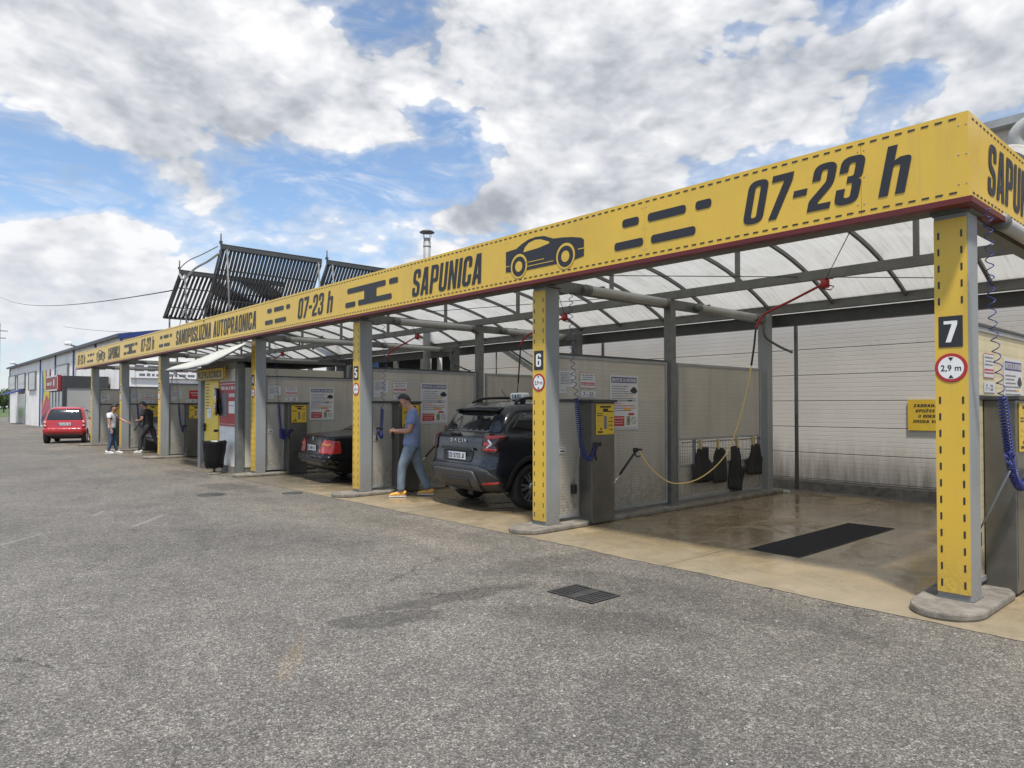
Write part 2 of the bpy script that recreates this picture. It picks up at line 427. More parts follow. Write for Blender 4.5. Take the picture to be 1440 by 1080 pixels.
def helix(pts, r, pitch, seg=10):
    """coil of radius r wound about a path"""
    path = smooth_path(pts, 14); L = [0]
    for a, b in zip(path, path[1:]): L.append(L[-1]+(b-a).length)
    out = []; tot = L[-1]; n = int(tot/pitch*seg); j = 0; up = Vector((1,0,0))
    for i in range(n+1):
        t = tot*i/n
        while j < len(L)-2 and L[j+1] < t: j += 1
        k = (t-L[j])/max(1e-6, L[j+1]-L[j]); p = path[j].lerp(path[j+1], k); d = (path[j+1]-path[j]).normalized()
        up = up-d*up.dot(d); up.normalize(); w = d.cross(up); a = 2*PI*t/pitch
        out.append(p+(up*math.cos(a)+w*math.sin(a))*r)
    return out

# ------------------------------------------------------------------ lettering: a condensed heavy face drawn as outlines
H_, s_, t_ = 2.4, .37, .33
def rnd(path):
    out = []; n = len(path)
    for i, p in enumerate(path):
        r = p[2] if len(p) > 2 else 0
        if r <= 0: out.append((p[0], p[1])); continue
        P0, P, P1 = Vector(path[i-1][:2]), Vector(p[:2]), Vector(path[(i+1) % n][:2])
        a, b = (P0-P), (P1-P); r = min(r, a.length*.5, b.length*.5); A, B = P+a.normalized()*r, P+b.normalized()*r
        for k in range(7):
            u = k/6; q = A*(1-u)**2+P*2*u*(1-u)+B*u*u; out.append((q.x, q.y))
    return out
def rr(x0, y0, x1, y1, r): return [(x0,y0,r),(x1,y0,r),(x1,y1,r),(x0,y1,r)]
H = H_; s = s_; t = t_
G = {
 'I': (s, [[(0,0),(s,0),(s,H),(0,H)]]),
 'L': (.8, [[(0,0),(.8,0),(.8,t),(s,t),(s,H),(0,H)]]),
 'U': (1, [[(0,H),(0,0,.45),(1,0,.45),(1,H),(1-s,H),(1-s,t,.12),(s,t,.12),(s,H)]]),
 'S': (1, [[(1,1.62),(1,H,.45),(0,H,.45),(0,1.25,.3),(1-s,.9,.1),(1-s,t,.12),(s,t,.12),(s,.8),(0,.8),(0,0,.45),(1,0,.45),(1,1.12,.3),(s,1.48,.1),(s,H-t,.12),(1-s,H-t,.12),(1-s,1.62)]]),
 'A': (1.06, [[(0,0),(.27,H),(.79,H),(1.06,0),(.69,0),(.64,.46),(.42,.46),(.37,0)], [(.455,.78),(.605,.78),(.53,1.7)]]),
 'P': (1, [[(0,0),(0,H),(1,H,.45),(1,.92,.45),(s,.92),(s,0)], [(s,H-t),(1-s,H-t,.12),(1-s,.92+t,.12),(s,.92+t)]]),
 'R': (1.02, [[(0,0),(0,H),(1,H,.4),(1,1.1,.3),(.84,1.0),(1.02,0),(.66,0),(.5,.98),(s,.98),(s,0)], [(s,H-t),(1-s,H-t,.12),(1-s,1.3,.12),(s,1.3)]]),
 'N': (1.02, [[(0,0),(0,H),(.36,H),(.68,1.0),(.68,H),(1.02,H),(1.02,0),(.68,0),(.34,1.35),(.34,0)]]),
 'M': (1.32, [[(0,0),(0,H),(.46,H),(.66,1.15),(.86,H),(1.32,H),(1.32,0),(.99,0),(.99,1.5),(.77,.2),(.55,.2),(.33,1.5),(.33,0)]]),
 'C': (1, [[(1,.9),(1,0,.45),(0,0,.45),(0,H,.45),(1,H,.45),(1,1.5),(1-s,1.5),(1-s,H-t,.12),(s,H-t,.12),(s,t,.12),(1-s,t,.12),(1-s,.9)]]),
 'O': (1, [rr(0,0,1,H,.45), rr(s,t,1-s,H-t,.12)]),
 '0': (1, [rr(0,0,1,H,.45), rr(s,t,1-s,H-t,.12)]),
 'T': (.95, [[(0,H),(.95,H),(.95,H-t),(.66,H-t),(.66,0),(.29,0),(.29,H-t),(0,H-t)]]),
 'Z': (.9, [[(0,H),(.9,H),(.9,H-.45),(.4,t),(.9,t),(.9,0),(0,0),(0,.45),(.5,H-t),(0,H-t)]]),
 'E': (.82, [[(0,0),(.82,0),(.82,t),(s,t),(s,1.05),(.76,1.05),(.76,1.36),(s,1.36),(s,H-t),(.82,H-t),(.82,H),(0,H)]]),
 'F': (.8, [[(0,0),(0,H),(.8,H),(.8,H-t),(s,H-t),(s,1.36),(.74,1.36),(.74,1.05),(s,1.05),(s,0)]]),
 'H': (1, [[(0,0),(0,H),(s,H),(s,1.36),(1-s,1.36),(1-s,H),(1,H),(1,0),(1-s,0),(1-s,1.05),(s,1.05),(s,0)]]),
 '8': (1, [rr(0,0,1,H,.42), rr(s,t,1-s,1.08,.1), rr(s,1.36,1-s,H-t,.1)]),
 'J': (.8, [[(.8,H),(.8,0,.4),(0,0,.4),(0,.7),(.33,.7),(.33,t,.08),(.8-s,t,.08),(.8-s,H)]]),
 'K': (1.05, [[(0,0),(0,H),(s,H),(s,1.45),(.66,H),(1.04,H),(.68,1.3),(1.06,0),(.68,0),(.45,.85),(s,.68),(s,0)]]),
 'V': (1.04, [[(.3,0),(0,H),(.37,H),(.52,.8),(.67,H),(1.04,H),(.74,0)]]),
 'B': (1, [[(0,0),(0,H),(1,H,.4),(1,1.33,.25),(.88,1.22),(1,1.1,.25),(1,0,.4)], [(s,H-t),(1-s,H-t,.1),(1-s,1.36,.1),(s,1.36)], [(s,1.07),(1-s,1.07,.1),(1-s,t,.1),(s,t)]]),
 'D': (1, [[(0,0),(0,H),(1,H,.45),(1,0,.45)], [(s,H-t),(1-s,H-t,.14),(1-s,t,.14),(s,t)]]),
 'G': (1, [[(1,1.25),(1,0),(.75,0),(.7,.12),(.55,0),(0,0,.45),(0,H,.45),(1,H,.45),(1,1.6),(1-s,1.6),(1-s,H-t,.12),(s,H-t,.12),(s,t,.12),(1-s,t,.12),(1-s,.95),(.52,.95),(.52,1.25)]]),
 'X': (1.04, [[(0,0),(.34,1.2),(.02,H),(.38,H),(.53,1.7),(.68,H),(1.04,H),(.72,1.2),(1.06,0),(.68,0),(.53,.72),(.38,0)]]),
 '7': (1, [[(0,H),(1,H),(1,H-.4),(.52,0),(.13,0),(.6,H-t-.03),(0,H-t-.03)]]),
 '2': (1, [[(0,0),(1,0),(1,t),(.42,t),(.42,.45),(1,1.25,.35),(1,H,.45),(0,H,.45),(0,1.55),(s,1.55),(s,H-t,.12),(1-s,H-t,.12),(1-s,1.42,.1),(0,.55,.15)]]),
 '3': (1, [[(0,.82),(0,0,.45),(1,0,.45),(1,1.1,.3),(.84,1.22),(1,1.34,.3),(1,H,.45),(0,H,.45),(0,1.62),(s,1.62),(s,H-t,.12),(1-s,H-t,.12),(1-s,1.4,.1),(.38,1.4),(.38,1.06),(1-s,1.06,.1),(1-s,t,.12),(s,t,.12),(s,.82)]]),
 '4': (1.05, [[(.5,0),(.5,.5),(0,.5),(0,.85),(.42,H),(.87,H),(.87,.82),(1.05,.82),(1.05,.5),(.87,.5),(.87,0)], [(.31,.82),(.5,.82),(.5,1.75)]]),
 '5': (1, [[(0,.75),(0,0,.45),(1,0,.45),(1,1.5,.4),(s,1.5),(s,H-t),(.94,H-t),(.94,H),(0,H),(0,1.16),(1-s,1.16,.1),(1-s,t,.12),(s,t,.12),(s,.75)]]),
 '6': (1, [[(0,0,.45),(0,H,.45),(1,H,.45),(1,1.75),(1-s,1.75),(1-s,H-t,.12),(s,H-t,.12),(s,1.42),(1,1.42,.4),(1,0,.45)], rr(s,t,1-s,1.12,.12)]),
 '9': (1, [[(1,H,.45),(1,0,.45),(0,0,.45),(0,.65),(s,.65),(s,t,.12),(1-s,t,.12),(1-s,.98),(0,.98,.4),(0,H,.45)], rr(s,1.28,1-s,H-t,.12)]),
 '1': (.6, [[(.22,0),(.22,1.75),(0,1.65),(0,1.95),(.3,H),(.6,H),(.6,0)]]),
 'h': (1, [[(0,0),(0,H),(s,H),(s,1.66),(.55,1.78),(1,1.78,.35),(1,0),(1-s,0),(1-s,1.42,.1),(s,1.42,.05),(s,0)]]),
 'm': (1.5, [[(0,0),(0,1.7),(1.5,1.7,.3),(1.5,0),(1.2,0),(1.2,1.4),(.92,1.4),(.92,0),(.6,0),(.6,1.4),(.32,1.4),(.32,0)]]),
 '-': (.62, [[(0,.95),(.62,.95),(.62,1.3),(0,1.3)]]),
 ',': (.32, [[(0,-.4),(.1,-.4),(.32,.05),(.32,.35),(0,.35)]]),
 '.': (.32, [[(0,0),(.32,0),(.32,.35),(0,.35)]]),
 ' ': (.5, []),
}
CAR = [(.18,H+.6),(.38,H+.2),(.54,H+.2),(.74,H+.6),(.56,H+.6),(.46,H+.4),(.36,H+.6)]
G['Ž'] = (G['Z'][0], G['Z'][1]+[CAR]); G['Č'] = (1, G['C'][1]+[CAR]); G['Š'] = (1, G['S'][1]+[CAR])
_tc = {}
def outline_mesh(key, loops):
    cu = bpy.data.curves.new('t', 'CURVE'); cu.dimensions = '2D'; cu.fill_mode = 'BOTH'
    for lp in loops:
        sp = cu.splines.new('POLY'); sp.points.add(len(lp)-1); sp.use_cyclic_u = True
        for i, (x, y) in enumerate(lp): sp.points[i].co = (x, y, 0, 1)
    ob = bpy.data.objects.new('t', cu); me = ob.to_mesh()
    r = ([v.co.copy() for v in me.vertices], [list(p.vertices) for p in me.polygons])
    ob.to_mesh_clear(); bpy.data.objects.remove(ob); bpy.data.curves.remove(cu); return r
def glyphs(txt, gap=.17):
    """condensed heavy text, unit = cap height 1, returns verts, faces, width"""
    k = (txt, gap)
    if k in _tc: return _tc[k]
    loops = []; x = 0
    for ch in txt:
        w, g = G[ch]
        for lp in g: loops.append([((px+x)/H_, py/H_) for px, py in rnd(lp)])
        x += w+gap
    v, f = outline_mesh(k, loops); _tc[k] = (v, f, (x-gap)/H_); return _tc[k]
def plain(txt):
    """regular sans text (built-in face), cap height about 1"""
    k = ('plain', txt)
    if k in _tc: return _tc[k]
    cu = bpy.data.curves.new('t', 'FONT'); cu.body = txt; cu.size = 1/.73; cu.resolution_u = 3; cu.offset = .018
    ob = bpy.data.objects.new('t', cu); me = ob.to_mesh()
    v = [p.co.copy() for p in me.vertices]; f = [list(p.vertices) for p in me.polygons]
    ob.to_mesh_clear(); bpy.data.objects.remove(ob); bpy.data.curves.remove(cu)
    x0 = min(p.x for p in v); x1 = max(p.x for p in v); v = [Vector((p.x-x0, p.y, 0)) for p in v]
    _tc[k] = (v, f, x1-x0); return _tc[k]
def put(mb, mesh, a, b, w, h, frame, off=.003, mi=0, shear=0.):
    """place flat text in a frame: origin, u vector, v vector, normal. a,b lower-left; scaled to w x h"""
    v, f, W = mesh; O, U, V, N = frame
    q = [O+U*(a+p.x/W*w+shear*p.y*h)+V*(b+p.y*h)+N*off for p in v]
    mb.add(q, f, mi)
FX = lambda y: (Vector((0,y,0)), Vector((1,0,0)), Vector((0,0,1)), Vector((0,-1,0)))     # wall facing -Y, u = x
FY = lambda x: (Vector((x,0,0)), Vector((0,1,0)), Vector((0,0,1)), Vector((1,0,0)))      # wall facing +X, u = y
def flat(mb, pts, frame, off=.003, mi=0):
    O, U, V, N = frame; mb.add([O+U*a+V*b+N*off for a, b in pts], [list(range(len(pts)))], mi)
def frect(mb, a0, b0, a1, b1, frame, off=.003, mi=0): flat(mb, [(a0,b0),(a1,b0),(a1,b1),(a0,b1)], frame, off, mi)
def fround(mb, a0, b0, a1, b1, r, frame, off=.003, mi=0): flat(mb, rnd(rr(a0,b0,a1,b1,r)), frame, off, mi)
def fdisc(mb, a, b, r, frame, off=.003, mi=0, n=32): flat(mb, [(a+r*math.cos(2*PI*i/n), b+r*math.sin(2*PI*i/n)) for i in range(n)], frame, off, mi)
def scribble(mb, a0, a1, b, h, frame, off, mi, rs):
    """a line of small print too fine to read"""
    a = a0
    while a < a1:
        w = rs.uniform(.5, 1.9)*h*1.6; w = min(w, a1-a)
        frect(mb, a, b, a+w, b+h*rs.uniform(.75, 1), frame, off, mi); a += w+h*.55
CLOUD, SUN, EXPO = 6.6, 3.3, 0.6
# ================================================================== ground
g = MB(); g.box(-900, 700, -500, 900, -.6, -.05); struct(g.build('grass_field', 'grass'), 'flat grassland reaching to the horizon', 'ground')
g = MB(); g.box(-120, 30, -40, 45, -.3, 0); struct(g.build('asphalt_yard', 'asphalt'), 'worn grey asphalt yard in front of the car wash', 'asphalt')
rj = random.Random(21); g = MB(); ed_ = []; x_ = -34.2
while x_ < 4: ed_.append((x_, (5.64+(x_+34.2)*.0021 if x_ < -6.2 else 5.70-(x_+6.2)*.0205)+rj.uniform(-.012,.012)+.012*math.sin(x_*3.1), .004)); x_ += rj.uniform(.05,.16)
g.add(ed_+[(4,12.35,.004),(-34.2,12.35,.004)], [list(range(len(ed_)+2))])
struct(g.build('wash_bay_slab', 'slab'), 'stained damp concrete floor of the wash bays', 'concrete floor')

XS = [-31.88,-27.32,-22.75,-15.62,-11.05,-6.475,-1.90]; CW = .235; Y0 = 6.15
rg = random.Random(77); g = MB()      # loose grit and bits of litter on the yard
for _ in range(700):
    t_ = rg.random()**.6; x_ = rg.uniform(-9,-.3)*(.4+t_*.6); y_ = rg.uniform(.9,5.55); r_ = rg.uniform(.003,.0085)
    v = [(x_+r_*rg.uniform(.6,1.2)*math.cos(a), y_+r_*rg.uniform(.6,1.2)*math.sin(a), .0005) for a in (0,1.3,2.5,3.8,5.1)]+[(x_,y_,r_*rg.uniform(.6,1.1))]
    g.add(v, [(0,1,5),(1,2,5),(2,3,5),(3,4,5),(4,0,5),(4,3,2,1,0)], rg.choice((0,0,1)))
o = g.build('loose_grit', ['galv_light','concrete_kerb']); tag(o, 'loose grit scattered over the asphalt yard', 'grit', None, 'stuff')
# ================================================================== canopy
can = thing('car_wash_canopy', 'long self service car wash canopy with yellow fascia, translucent vaulted roof and yellow clad pillars', 'canopy')
def panel_dashes(mb, z, x0, x1, fr, per=.094, ln=.052, h=.013, off=.003, mi=1):
    n = int((x1-x0)/per)
    for i in range(n): a = x0+.03+i*per; frect(mb, a, z, a+ln, z+h, fr, off, mi)
FY0 = 5.95; L0, L1 = -33.72, -1.60; ZB, ZT = 3.10, 3.735
fm = MB(); seams = [-2.367-2.2*i for i in range(15)]; ed = [L0]+sorted(seams)+[L1]
for a, b in zip(ed, ed[1:]): fm.box(a+.0015, b-.0015, FY0, FY0+.03, ZB, ZT)
fm.box(L0+.01, L1-.01, FY0+.006, FY0+.028, ZB+.01, ZT-.01, 1)
fm.box(L0, L1-.02, FY0+.03, FY0+.16, ZT-.03, ZT-.004, 2)     # cap rail behind the edge
panel_dashes(fm, ZT-.045, L0, L1-.02, FX(FY0)); panel_dashes(fm, ZB+.035, L0, L1-.02, FX(FY0))
# rivets along the fascia borders
for sx in [L1-.04]+sorted(seams, reverse=True):
    for dz in (.10,.32,.54):
        for dx in (-.025,.025):
            if sx+dx < L1-.01: fm.lathe([(.006,5.9499),(.006,5.948),(.003,5.9465)], 6, 'y', 2, Matrix.Translation((sx+dx,0,ZB+dz)), False)
fas = fm.build('front_fascia', ['yellow','print_black','galv_light'], can); fas['label'] = 'yellow front fascia with dashed black borders, black lettering and car emblems'
sm_ = MB(); 
for a, b in ((5.95,8.2),(8.205,10.4),(10.405,12.3)): sm_.box(-1.63+.0, -1.6, a+(.03 if a < 6 else 0), b, ZB, ZT)
panel_dashes(sm_, ZT-.045, 6.0, 12.25, FY(-1.6)); panel_dashes(sm_, ZB+.035, 6.0, 12.25, FY(-1.6))
sf = sm_.build('side_fascia', ['yellow','print_black'], can); sf['label'] = 'glossier yellow end fascia turning the corner above pillar 7'
tr = MB(); tr.box(L0, -1.58, FY0-.015, FY0+.10, 3.055, ZB-.002); tr.box(-1.70, -1.58, FY0+.10, 12.3, 3.055, ZB-.002)
tr.build('red_trim', 'dark_red_trim', can)
so = MB(); so.box(L0, -1.7, FY0+.10, FY0+.2, 3.07, 3.10); so.box(-1.9, -1.72, FY0+.2, 12.2, 3.08, 3.11)
so.build('gutter', 'galvanised', can)
# lettering on the fascia
FR = FX(FY0)
def lettering(txt, x0, x1, z0, z1, shear, fr=FR, par=fas, off=.005):
    mb = MB(); h = z1-z0; put(mb, glyphs(txt, .16), x0, z0, x1-x0-shear*h, h, fr, off, 0, shear)
    return mb.build('lettering', 'print_black', par, recalc=False)
for dx in (-3.434, -12.87, -23.93, -33.42):
    w = 1.475
    lettering('07-23 h', dx, dx+w, 3.225, 3.615, .2)
for dx in (-8.93, -28.2): lettering('SAPUNICA', dx, dx+1.72, 3.195, 3.60, .16)
mb = MB(); put(mb, glyphs('SAMOPOSLUŽNA AUTOPRAONICA', .16), -20.43, 3.21, 5.53, .385, FR, .005, 0, .14); mb.build('lettering', 'print_black', fas, recalc=False)
lettering('SAPUNICA', 6.40, 8.25, 3.21, 3.625, .14, FY(-1.6), sf)
for dx in (-4.97, -14.41, -22.0, -31.6):
    mb = MB(); k = 1.0
    for a, b, c, d in ((.11,.345,.335,.06),(.45,.345,.92,.06),(1.03,.345,1.21,.06),(0,.11,.39,.06),(.49,.11,1.03,.06)):
        fround(mb, dx+a, 3.13+b, dx+c, 3.13+b+.088, .04, FR, .005)
    mb.build('dash_bars', 'print_black', fas, recalc=False)
for dx in (-10.98, -26.0):
    mb = MB()
    flat(mb, [(dx+a, 3.13+b) for a, b in rnd([(.07,.345,.04),(.64,.345),(.64,.2),(.44,.2,.03),(.44,.11,.04),(1.49,.11,.04),(1.49,.2,.04),(1.03,.2),(1.03,.345,.03),(1.31,.345,.04),(1.31,.435,.04),(.07,.435,.04)])], FR, .005)
    fround(mb, dx+1.41, 3.475, dx+1.67, 3.563, .04, FR, .005); fround(mb, dx, 3.24, dx+.35, 3.328, .04, FR, .005)
    mb.build('dash_bars', 'print_black', fas, recalc=False)
for dx in (-6.77, -29.98):
    mb = MB(); z = 3.18
    body = [(0,.13),(0,.345),(.13,.37),(.27,.38),(.36,.42),(.47,.45),(.63,.43),(.76,.385),(.92,.345),(1.05,.35),(1.2,.325),(1.32,.29),(1.35,.255),(1.35,.075),(1.2,.055),(.95,.06),(.4,.07),(.1,.11)]
    body = [(0,.085),(0,.345),(.10,.352),(.2,.355),(.3,.40),(.42,.435),(.56,.445),(.7,.43),(.86,.37),(1.0,.358),(1.16,.335),(1.31,.30),(1.35,.27),(1.35,.085),(1.15,.06),(.3,.06)]
    flat(mb, [(dx+a, z+b) for a, b in body], FR, .004)
    flat(mb, [(dx+a, z+b) for a, b in [(.33,.29),(.36,.345),(.43,.39),(.54,.41),(.64,.40),(.79,.345),(.79,.325),(.6,.30)]], FR, .0055, 1)
    frect(mb, dx+.37, z+.15, dx+.70, z+.158, FR, .0055, 1); frect(mb, dx+.40, z+.10, dx+.86, z+.108, FR, .0055, 1)
    frect(mb, dx+1.26, z+.17, dx+1.36, z+.18, FR, .0055, 1); frect(mb, dx-.01, z+.15, dx+.07, z+.158, FR, .0055, 1)
    for cx in (.25, 1.06):
        fdisc(mb, dx+cx, z+.13, .152, FR, .0055, 1); fdisc(mb, dx+cx, z+.125, .125, FR, .007, 0); fdisc(mb, dx+cx, z+.125, .066, FR, .0085, 1)
    mb.build('car_emblem', ['print_black','yellow'], fas, recalc=False)
# columns
for i, x in enumerate(XS):
    mb = MB(); w = CW
    mb.bbox(x, x+w, Y0, Y0+.235, .066, 3.04, .008); mb.box(x-.012, x+w+.012, Y0-.012, Y0+.25, .062, .075, 1)
    mb.box(x-.02, x+w+.03, Y0-.02, Y0+.26, 3.04, 3.07, 1)
    c = mb.build('pillar', ['column_grey','galvanised'], can)
    c['label'] = 'grey steel pillar number %d with yellow front cladding' % (i+1)
    cl = MB(); y = Y0-.012; cl.box(x+.003, x+w-.008, y, Y0-.001, .115, 3.0); fr = FX(y)
    zz = .16; 
    while zz < 2.95:
        if not (1.68 < zz < 2.32):
            for a in (x+.028, x+w-.05): frect(cl, a, zz, a+.014, zz+.055, fr, .002, 1)
        zz += .128
    k = cl.build('yellow_cladding', ['yellow_column','print_black'], c)
# steel frame
back0, back1 = 11.9, 12.06
def beam(name, *bx, m='galvanised'): mb = MB(); [mb.box(*b) for b in bx]; return mb.build(name, m, can)
beam('front_beam', (L0, -1.72, 6.18, 6.3, 3.075, 3.2))
beam('middle_beam', (L0, -1.72, 8.86, 8.94, 3.165, 3.285))
beam('back_beam', (L0, -1.72, back0, back0+.10, 3.20, 3.36), (L0, -1.72, back0-.03, back0+.13, 3.365, 3.38))
beam('lower_back_beam', (L0, -1.72, back0+.14, back0+.28, 2.98, 3.19), m='dark_steel')
for i, x in enumerate(XS):
    beam('cross_beam', (x+.06, x+.18, 6.3, 8.855, 3.03, 3.16), (x+.06, x+.18, 8.945, back0-.002, 3.03, 3.16), (x+.02, x+.22, 6.4, 6.6, 3.0, 3.028))
    mb = MB(); mb.bbox(x+.055, x+.185, 8.83, 8.96, .066, 3.16, .006); mb.box(x+.0, x+.24, 8.78, 9.01, .062, .075)
    mb.build('middle_post', 'galvanised', can)
    mb = MB(); mb.bbox(x+.03, x+.21, 11.66, 11.84, .066, 3.19, .006); mb.box(x-.02, x+.26, 11.6, 11.9, .062, .075); mb.build('back_post', 'column_grey' if i > 4 else 'galvanised', can)
    if i > 2:
        mb = MB(); mb.tube(smooth_path([(x+.25,11.5,3.0),(x+.25,11.5,2.78),(x+.35,11.75,2.62),(x+.5,12.0,2.5)],4), .022, 6); mb.build('brace', 'galvanised', can)
    mb = MB()     # downpipe behind the bays
    mb.tube([(x+.42,12.3,3.2),(x+.42,12.3,.05)], .035, 8); mb.build('downpipe', 'galvanised', can)
zr = lambda y: 4.05-.0825*(y-8.95)**2
ribx = [-6.36+1.1425*k for k in range(-24, 5)]
mb_n = 0
for x in ribx:
    if x > -1.7 or x < L0: continue
    mb = MB(); ys = [6.05+(12.0-6.05)*i/20 for i in range(21)]
    for a, b in zip(ys, ys[1:]):
        mb.add([(x-.022,a,zr(a)-.06),(x+.022,a,zr(a)-.06),(x+.022,a,zr(a)-.004),(x-.022,a,zr(a)-.004),(x-.022,b,zr(b)-.06),(x+.022,b,zr(b)-.06),(x+.022,b,zr(b)-.004),(x-.022,b,zr(b)-.004)],
               [(0,1,5,4),(1,2,6,5),(2,3,7,6),(3,0,4,7)])
    mb.build('roof_rib', 'galvanised', can)
for k in range(-12, 3):
    x = -5.22+2.285*k+.002
    if x < -1.75 and x > L0: beam('hanger', (x-.028, x+.028, 8.875, 8.925, 3.287, zr(8.9)-.06))
rs = MB(); ys = [6.0+(12.25-6.0)*i/28 for i in range(29)]; xs = [L0]+[x+.0 for x in ribx if L0 < x < -1.7]+[-1.64]
n = len(ys)
for x in xs: rs.v += [Vector((x, y, zr(y)+.004)) for y in ys]
for i in range(len(xs)-1):
    for j in range(n-1): rs.f.append([i*n+j, (i+1)*n+j, (i+1)*n+j+1, i*n+j+1]); rs.m.append(0); rs.sm.append(True)
rs.build('roof_sheeting', 'polycarb', can)
for p, q in (((-6.36,7.0,3.30),(-3.1,10.0,3.19)), ((-10.9,7.6,3.32),(-6.5,9.4,3.34))):
    mb = MB(); mb.tube([p, q], .006, 5); mb.build('stay_wire', 'cable_black', can)

# kerb islands
for i, x in enumerate(XS):
    c = x+.12
    nose = [(c+.25*math.cos(a), 6.0+.30*math.sin(a)) for a in [PI+PI*k/16 for k in range(17)]]
    mb = MB(); mb.prism(nose+[(c+.25,6.75),(c+.2,6.85),(c+.2,12.1),(c-.2,12.1),(c-.2,6.85),(c-.30,6.75)], 'z', 0.002, .066)
    o = mb.build('kerb_island', 'concrete_kerb'); bv = o.modifiers.new('b', 'BEVEL'); bv.width = .018; bv.segments = 2; bv.limit_method = 'ANGLE'; bake(o)
    for p in o.data.polygons: p.use_smooth = False
    tag(o, 'rounded concrete kerb island under pillar %d and its partition' % (i+1), 'kerb', 'concrete kerb islands under the pillars')

# ================================================================== per-pillar things
NUMG, LIMG = 'black number plates on the pillars', 'round height limit signs on the pillars'
SLG = 'steel payment cabinets of the wash bays'
ord_ = ['1','2','3','4','5','6','7']
def number_plate(i, x):
    mb = MB(); y = Y0-.016; cx = x+CW/2-.004
    mb.box(cx-.082, cx+.082, y, Y0-.0125, 2.005, 2.245); fr = FX(y); d = ord_[i]
    v, f, W = glyphs(d); h = .165; w = W*h*1.35; put(mb, (v, f, W), cx-w/2, 2.042, w, h, fr, .002, 1)
    o = mb.build('number_plate', ['print_black','white_print'], recalc=False); tag(o, 'black plate with white numeral %s on its yellow pillar' % d, 'number plate', NUMG)
def limit_sign(i, x):
    mb = MB(); cx = x+CW/2-.004; cz = 1.845; y = Y0-.016; fr = FX(y); r = .112
    mb.lathe([(r,Y0-.0125),(r,y)], 36, 'y', 0, Matrix.Translation((cx,0,cz)), False)
    mb.v = mb.v; fdisc(mb, cx, cz, r-.004, fr, .001, 0); fdisc(mb, cx, cz, r-.024, fr, .002, 1)
    v = plain('2,9 m'); put(mb, v, cx-.07, cz-.024, .14, .048, fr, .0035, 2)
    flat(mb, [(cx-.018,cz+.08),(cx,cz+.052),(cx+.018,cz+.08)], fr, .0035, 2); flat(mb, [(cx-.018,cz-.08),(cx+.018,cz-.08),(cx,cz-.052)], fr, .0035, 2)
    o = mb.build('height_limit_sign', ['print_red','white_print','print_black'], recalc=False)
    tag(o, 'round red rimmed 2,9 m height limit sign on pillar %d' % (i+1), 'height sign', LIMG)
for i, x in enumerate(XS): number_plate(i, x); limit_sign(i, x)

def frame_rect(mb, x, y0, y1, z0, z1, w=.04, d=.03, mi=0):
    mb.box(x-d, x+d, y0, y0+w, z0, z1, mi); mb.box(x-d, x+d, y1-w, y1, z0, z1, mi)
    mb.box(x-d+.002, x+d-.002, y0+w, y1-w, z0, z0+w, mi); mb.box(x-d+.002, x+d-.002, y0+w, y1-w, z1-w, z1, mi)
for i, x in enumerate(XS):
    px = x+.12; up = 'panel_warm' if i == 6 else 'panel_upper'; lo = 'panel_warm' if i == 6 else 'panel_lower'
    t = thing('partition_wall', 'ribbed partition wall in grey metal frame running back from pillar %d' % (i+1), 'partition', (px, Y0, 0), 0, 'partition walls between the wash bays')
    def loc(mb, nm, ms): 
        mb.v = [v-Vector((px, Y0, 0)) for v in mb.v]; return mb.build(nm, ms, t)
    mb = MB(); mb.box(px-.016, px+.016, 6.45, 8.74, 1.64, 2.17); loc(mb, 'upper_panel', up)
    mb = MB(); mb.box(px-.014, px+.014, 6.45, 8.74, .15, 1.6385); loc(mb, 'lower_panel', lo)
    mb = MB(); frame_rect(mb, px, 6.41, 8.78, .11, 2.21); loc(mb, 'frame', 'galv_light')
    mb = MB(); mb.box(px-.03, px+.034, 6.42, 7.45, 1.605, 1.64); mb.box(px-.035, px+.035, 6.415, 8.775, 2.212, 2.235); loc(mb, 'rail', 'dark_steel')
    mb = MB(); mb.box(px-.016, px+.016, 9.09, 11.5, 1.06, 2.17); loc(mb, 'upper_panel', up)
    mb = MB(); mb.box(px-.014, px+.014, 9.09, 11.5, .17, .62); loc(mb, 'lower_panel', up)
    mb = MB(); frame_rect(mb, px, 9.05, 11.54, .11, 2.21); mb.box(px-.02, px+.03, 9.09, 11.5, 1.02, 1.055); mb.box(px-.02, px+.03, 9.09, 11.5, .625, .65); mb.box(px-.02, px+.02, 9.5, 9.54, .65, 1.02); loc(mb, 'frame', 'galv_light')
    mb = MB()     # wire mesh infill
    yy = 9.12
    while yy < 11.5: mb.box(px-.003, px+.003, yy-.002, yy+.002, .65, 1.02); yy += .045
    zz = .68
    while zz < 1.01: mb.box(px-.0045, px-.0035, 9.09, 11.5, zz-.002, zz+.002); zz += .045
    loc(mb, 'wire_mesh', 'galvanised')
    mb = MB(); mb.tube([(px+.05,9.1,.985),(px+.05,11.5,.985)], .009, 6); loc(mb, 'hanging_rail', 'galvanised')

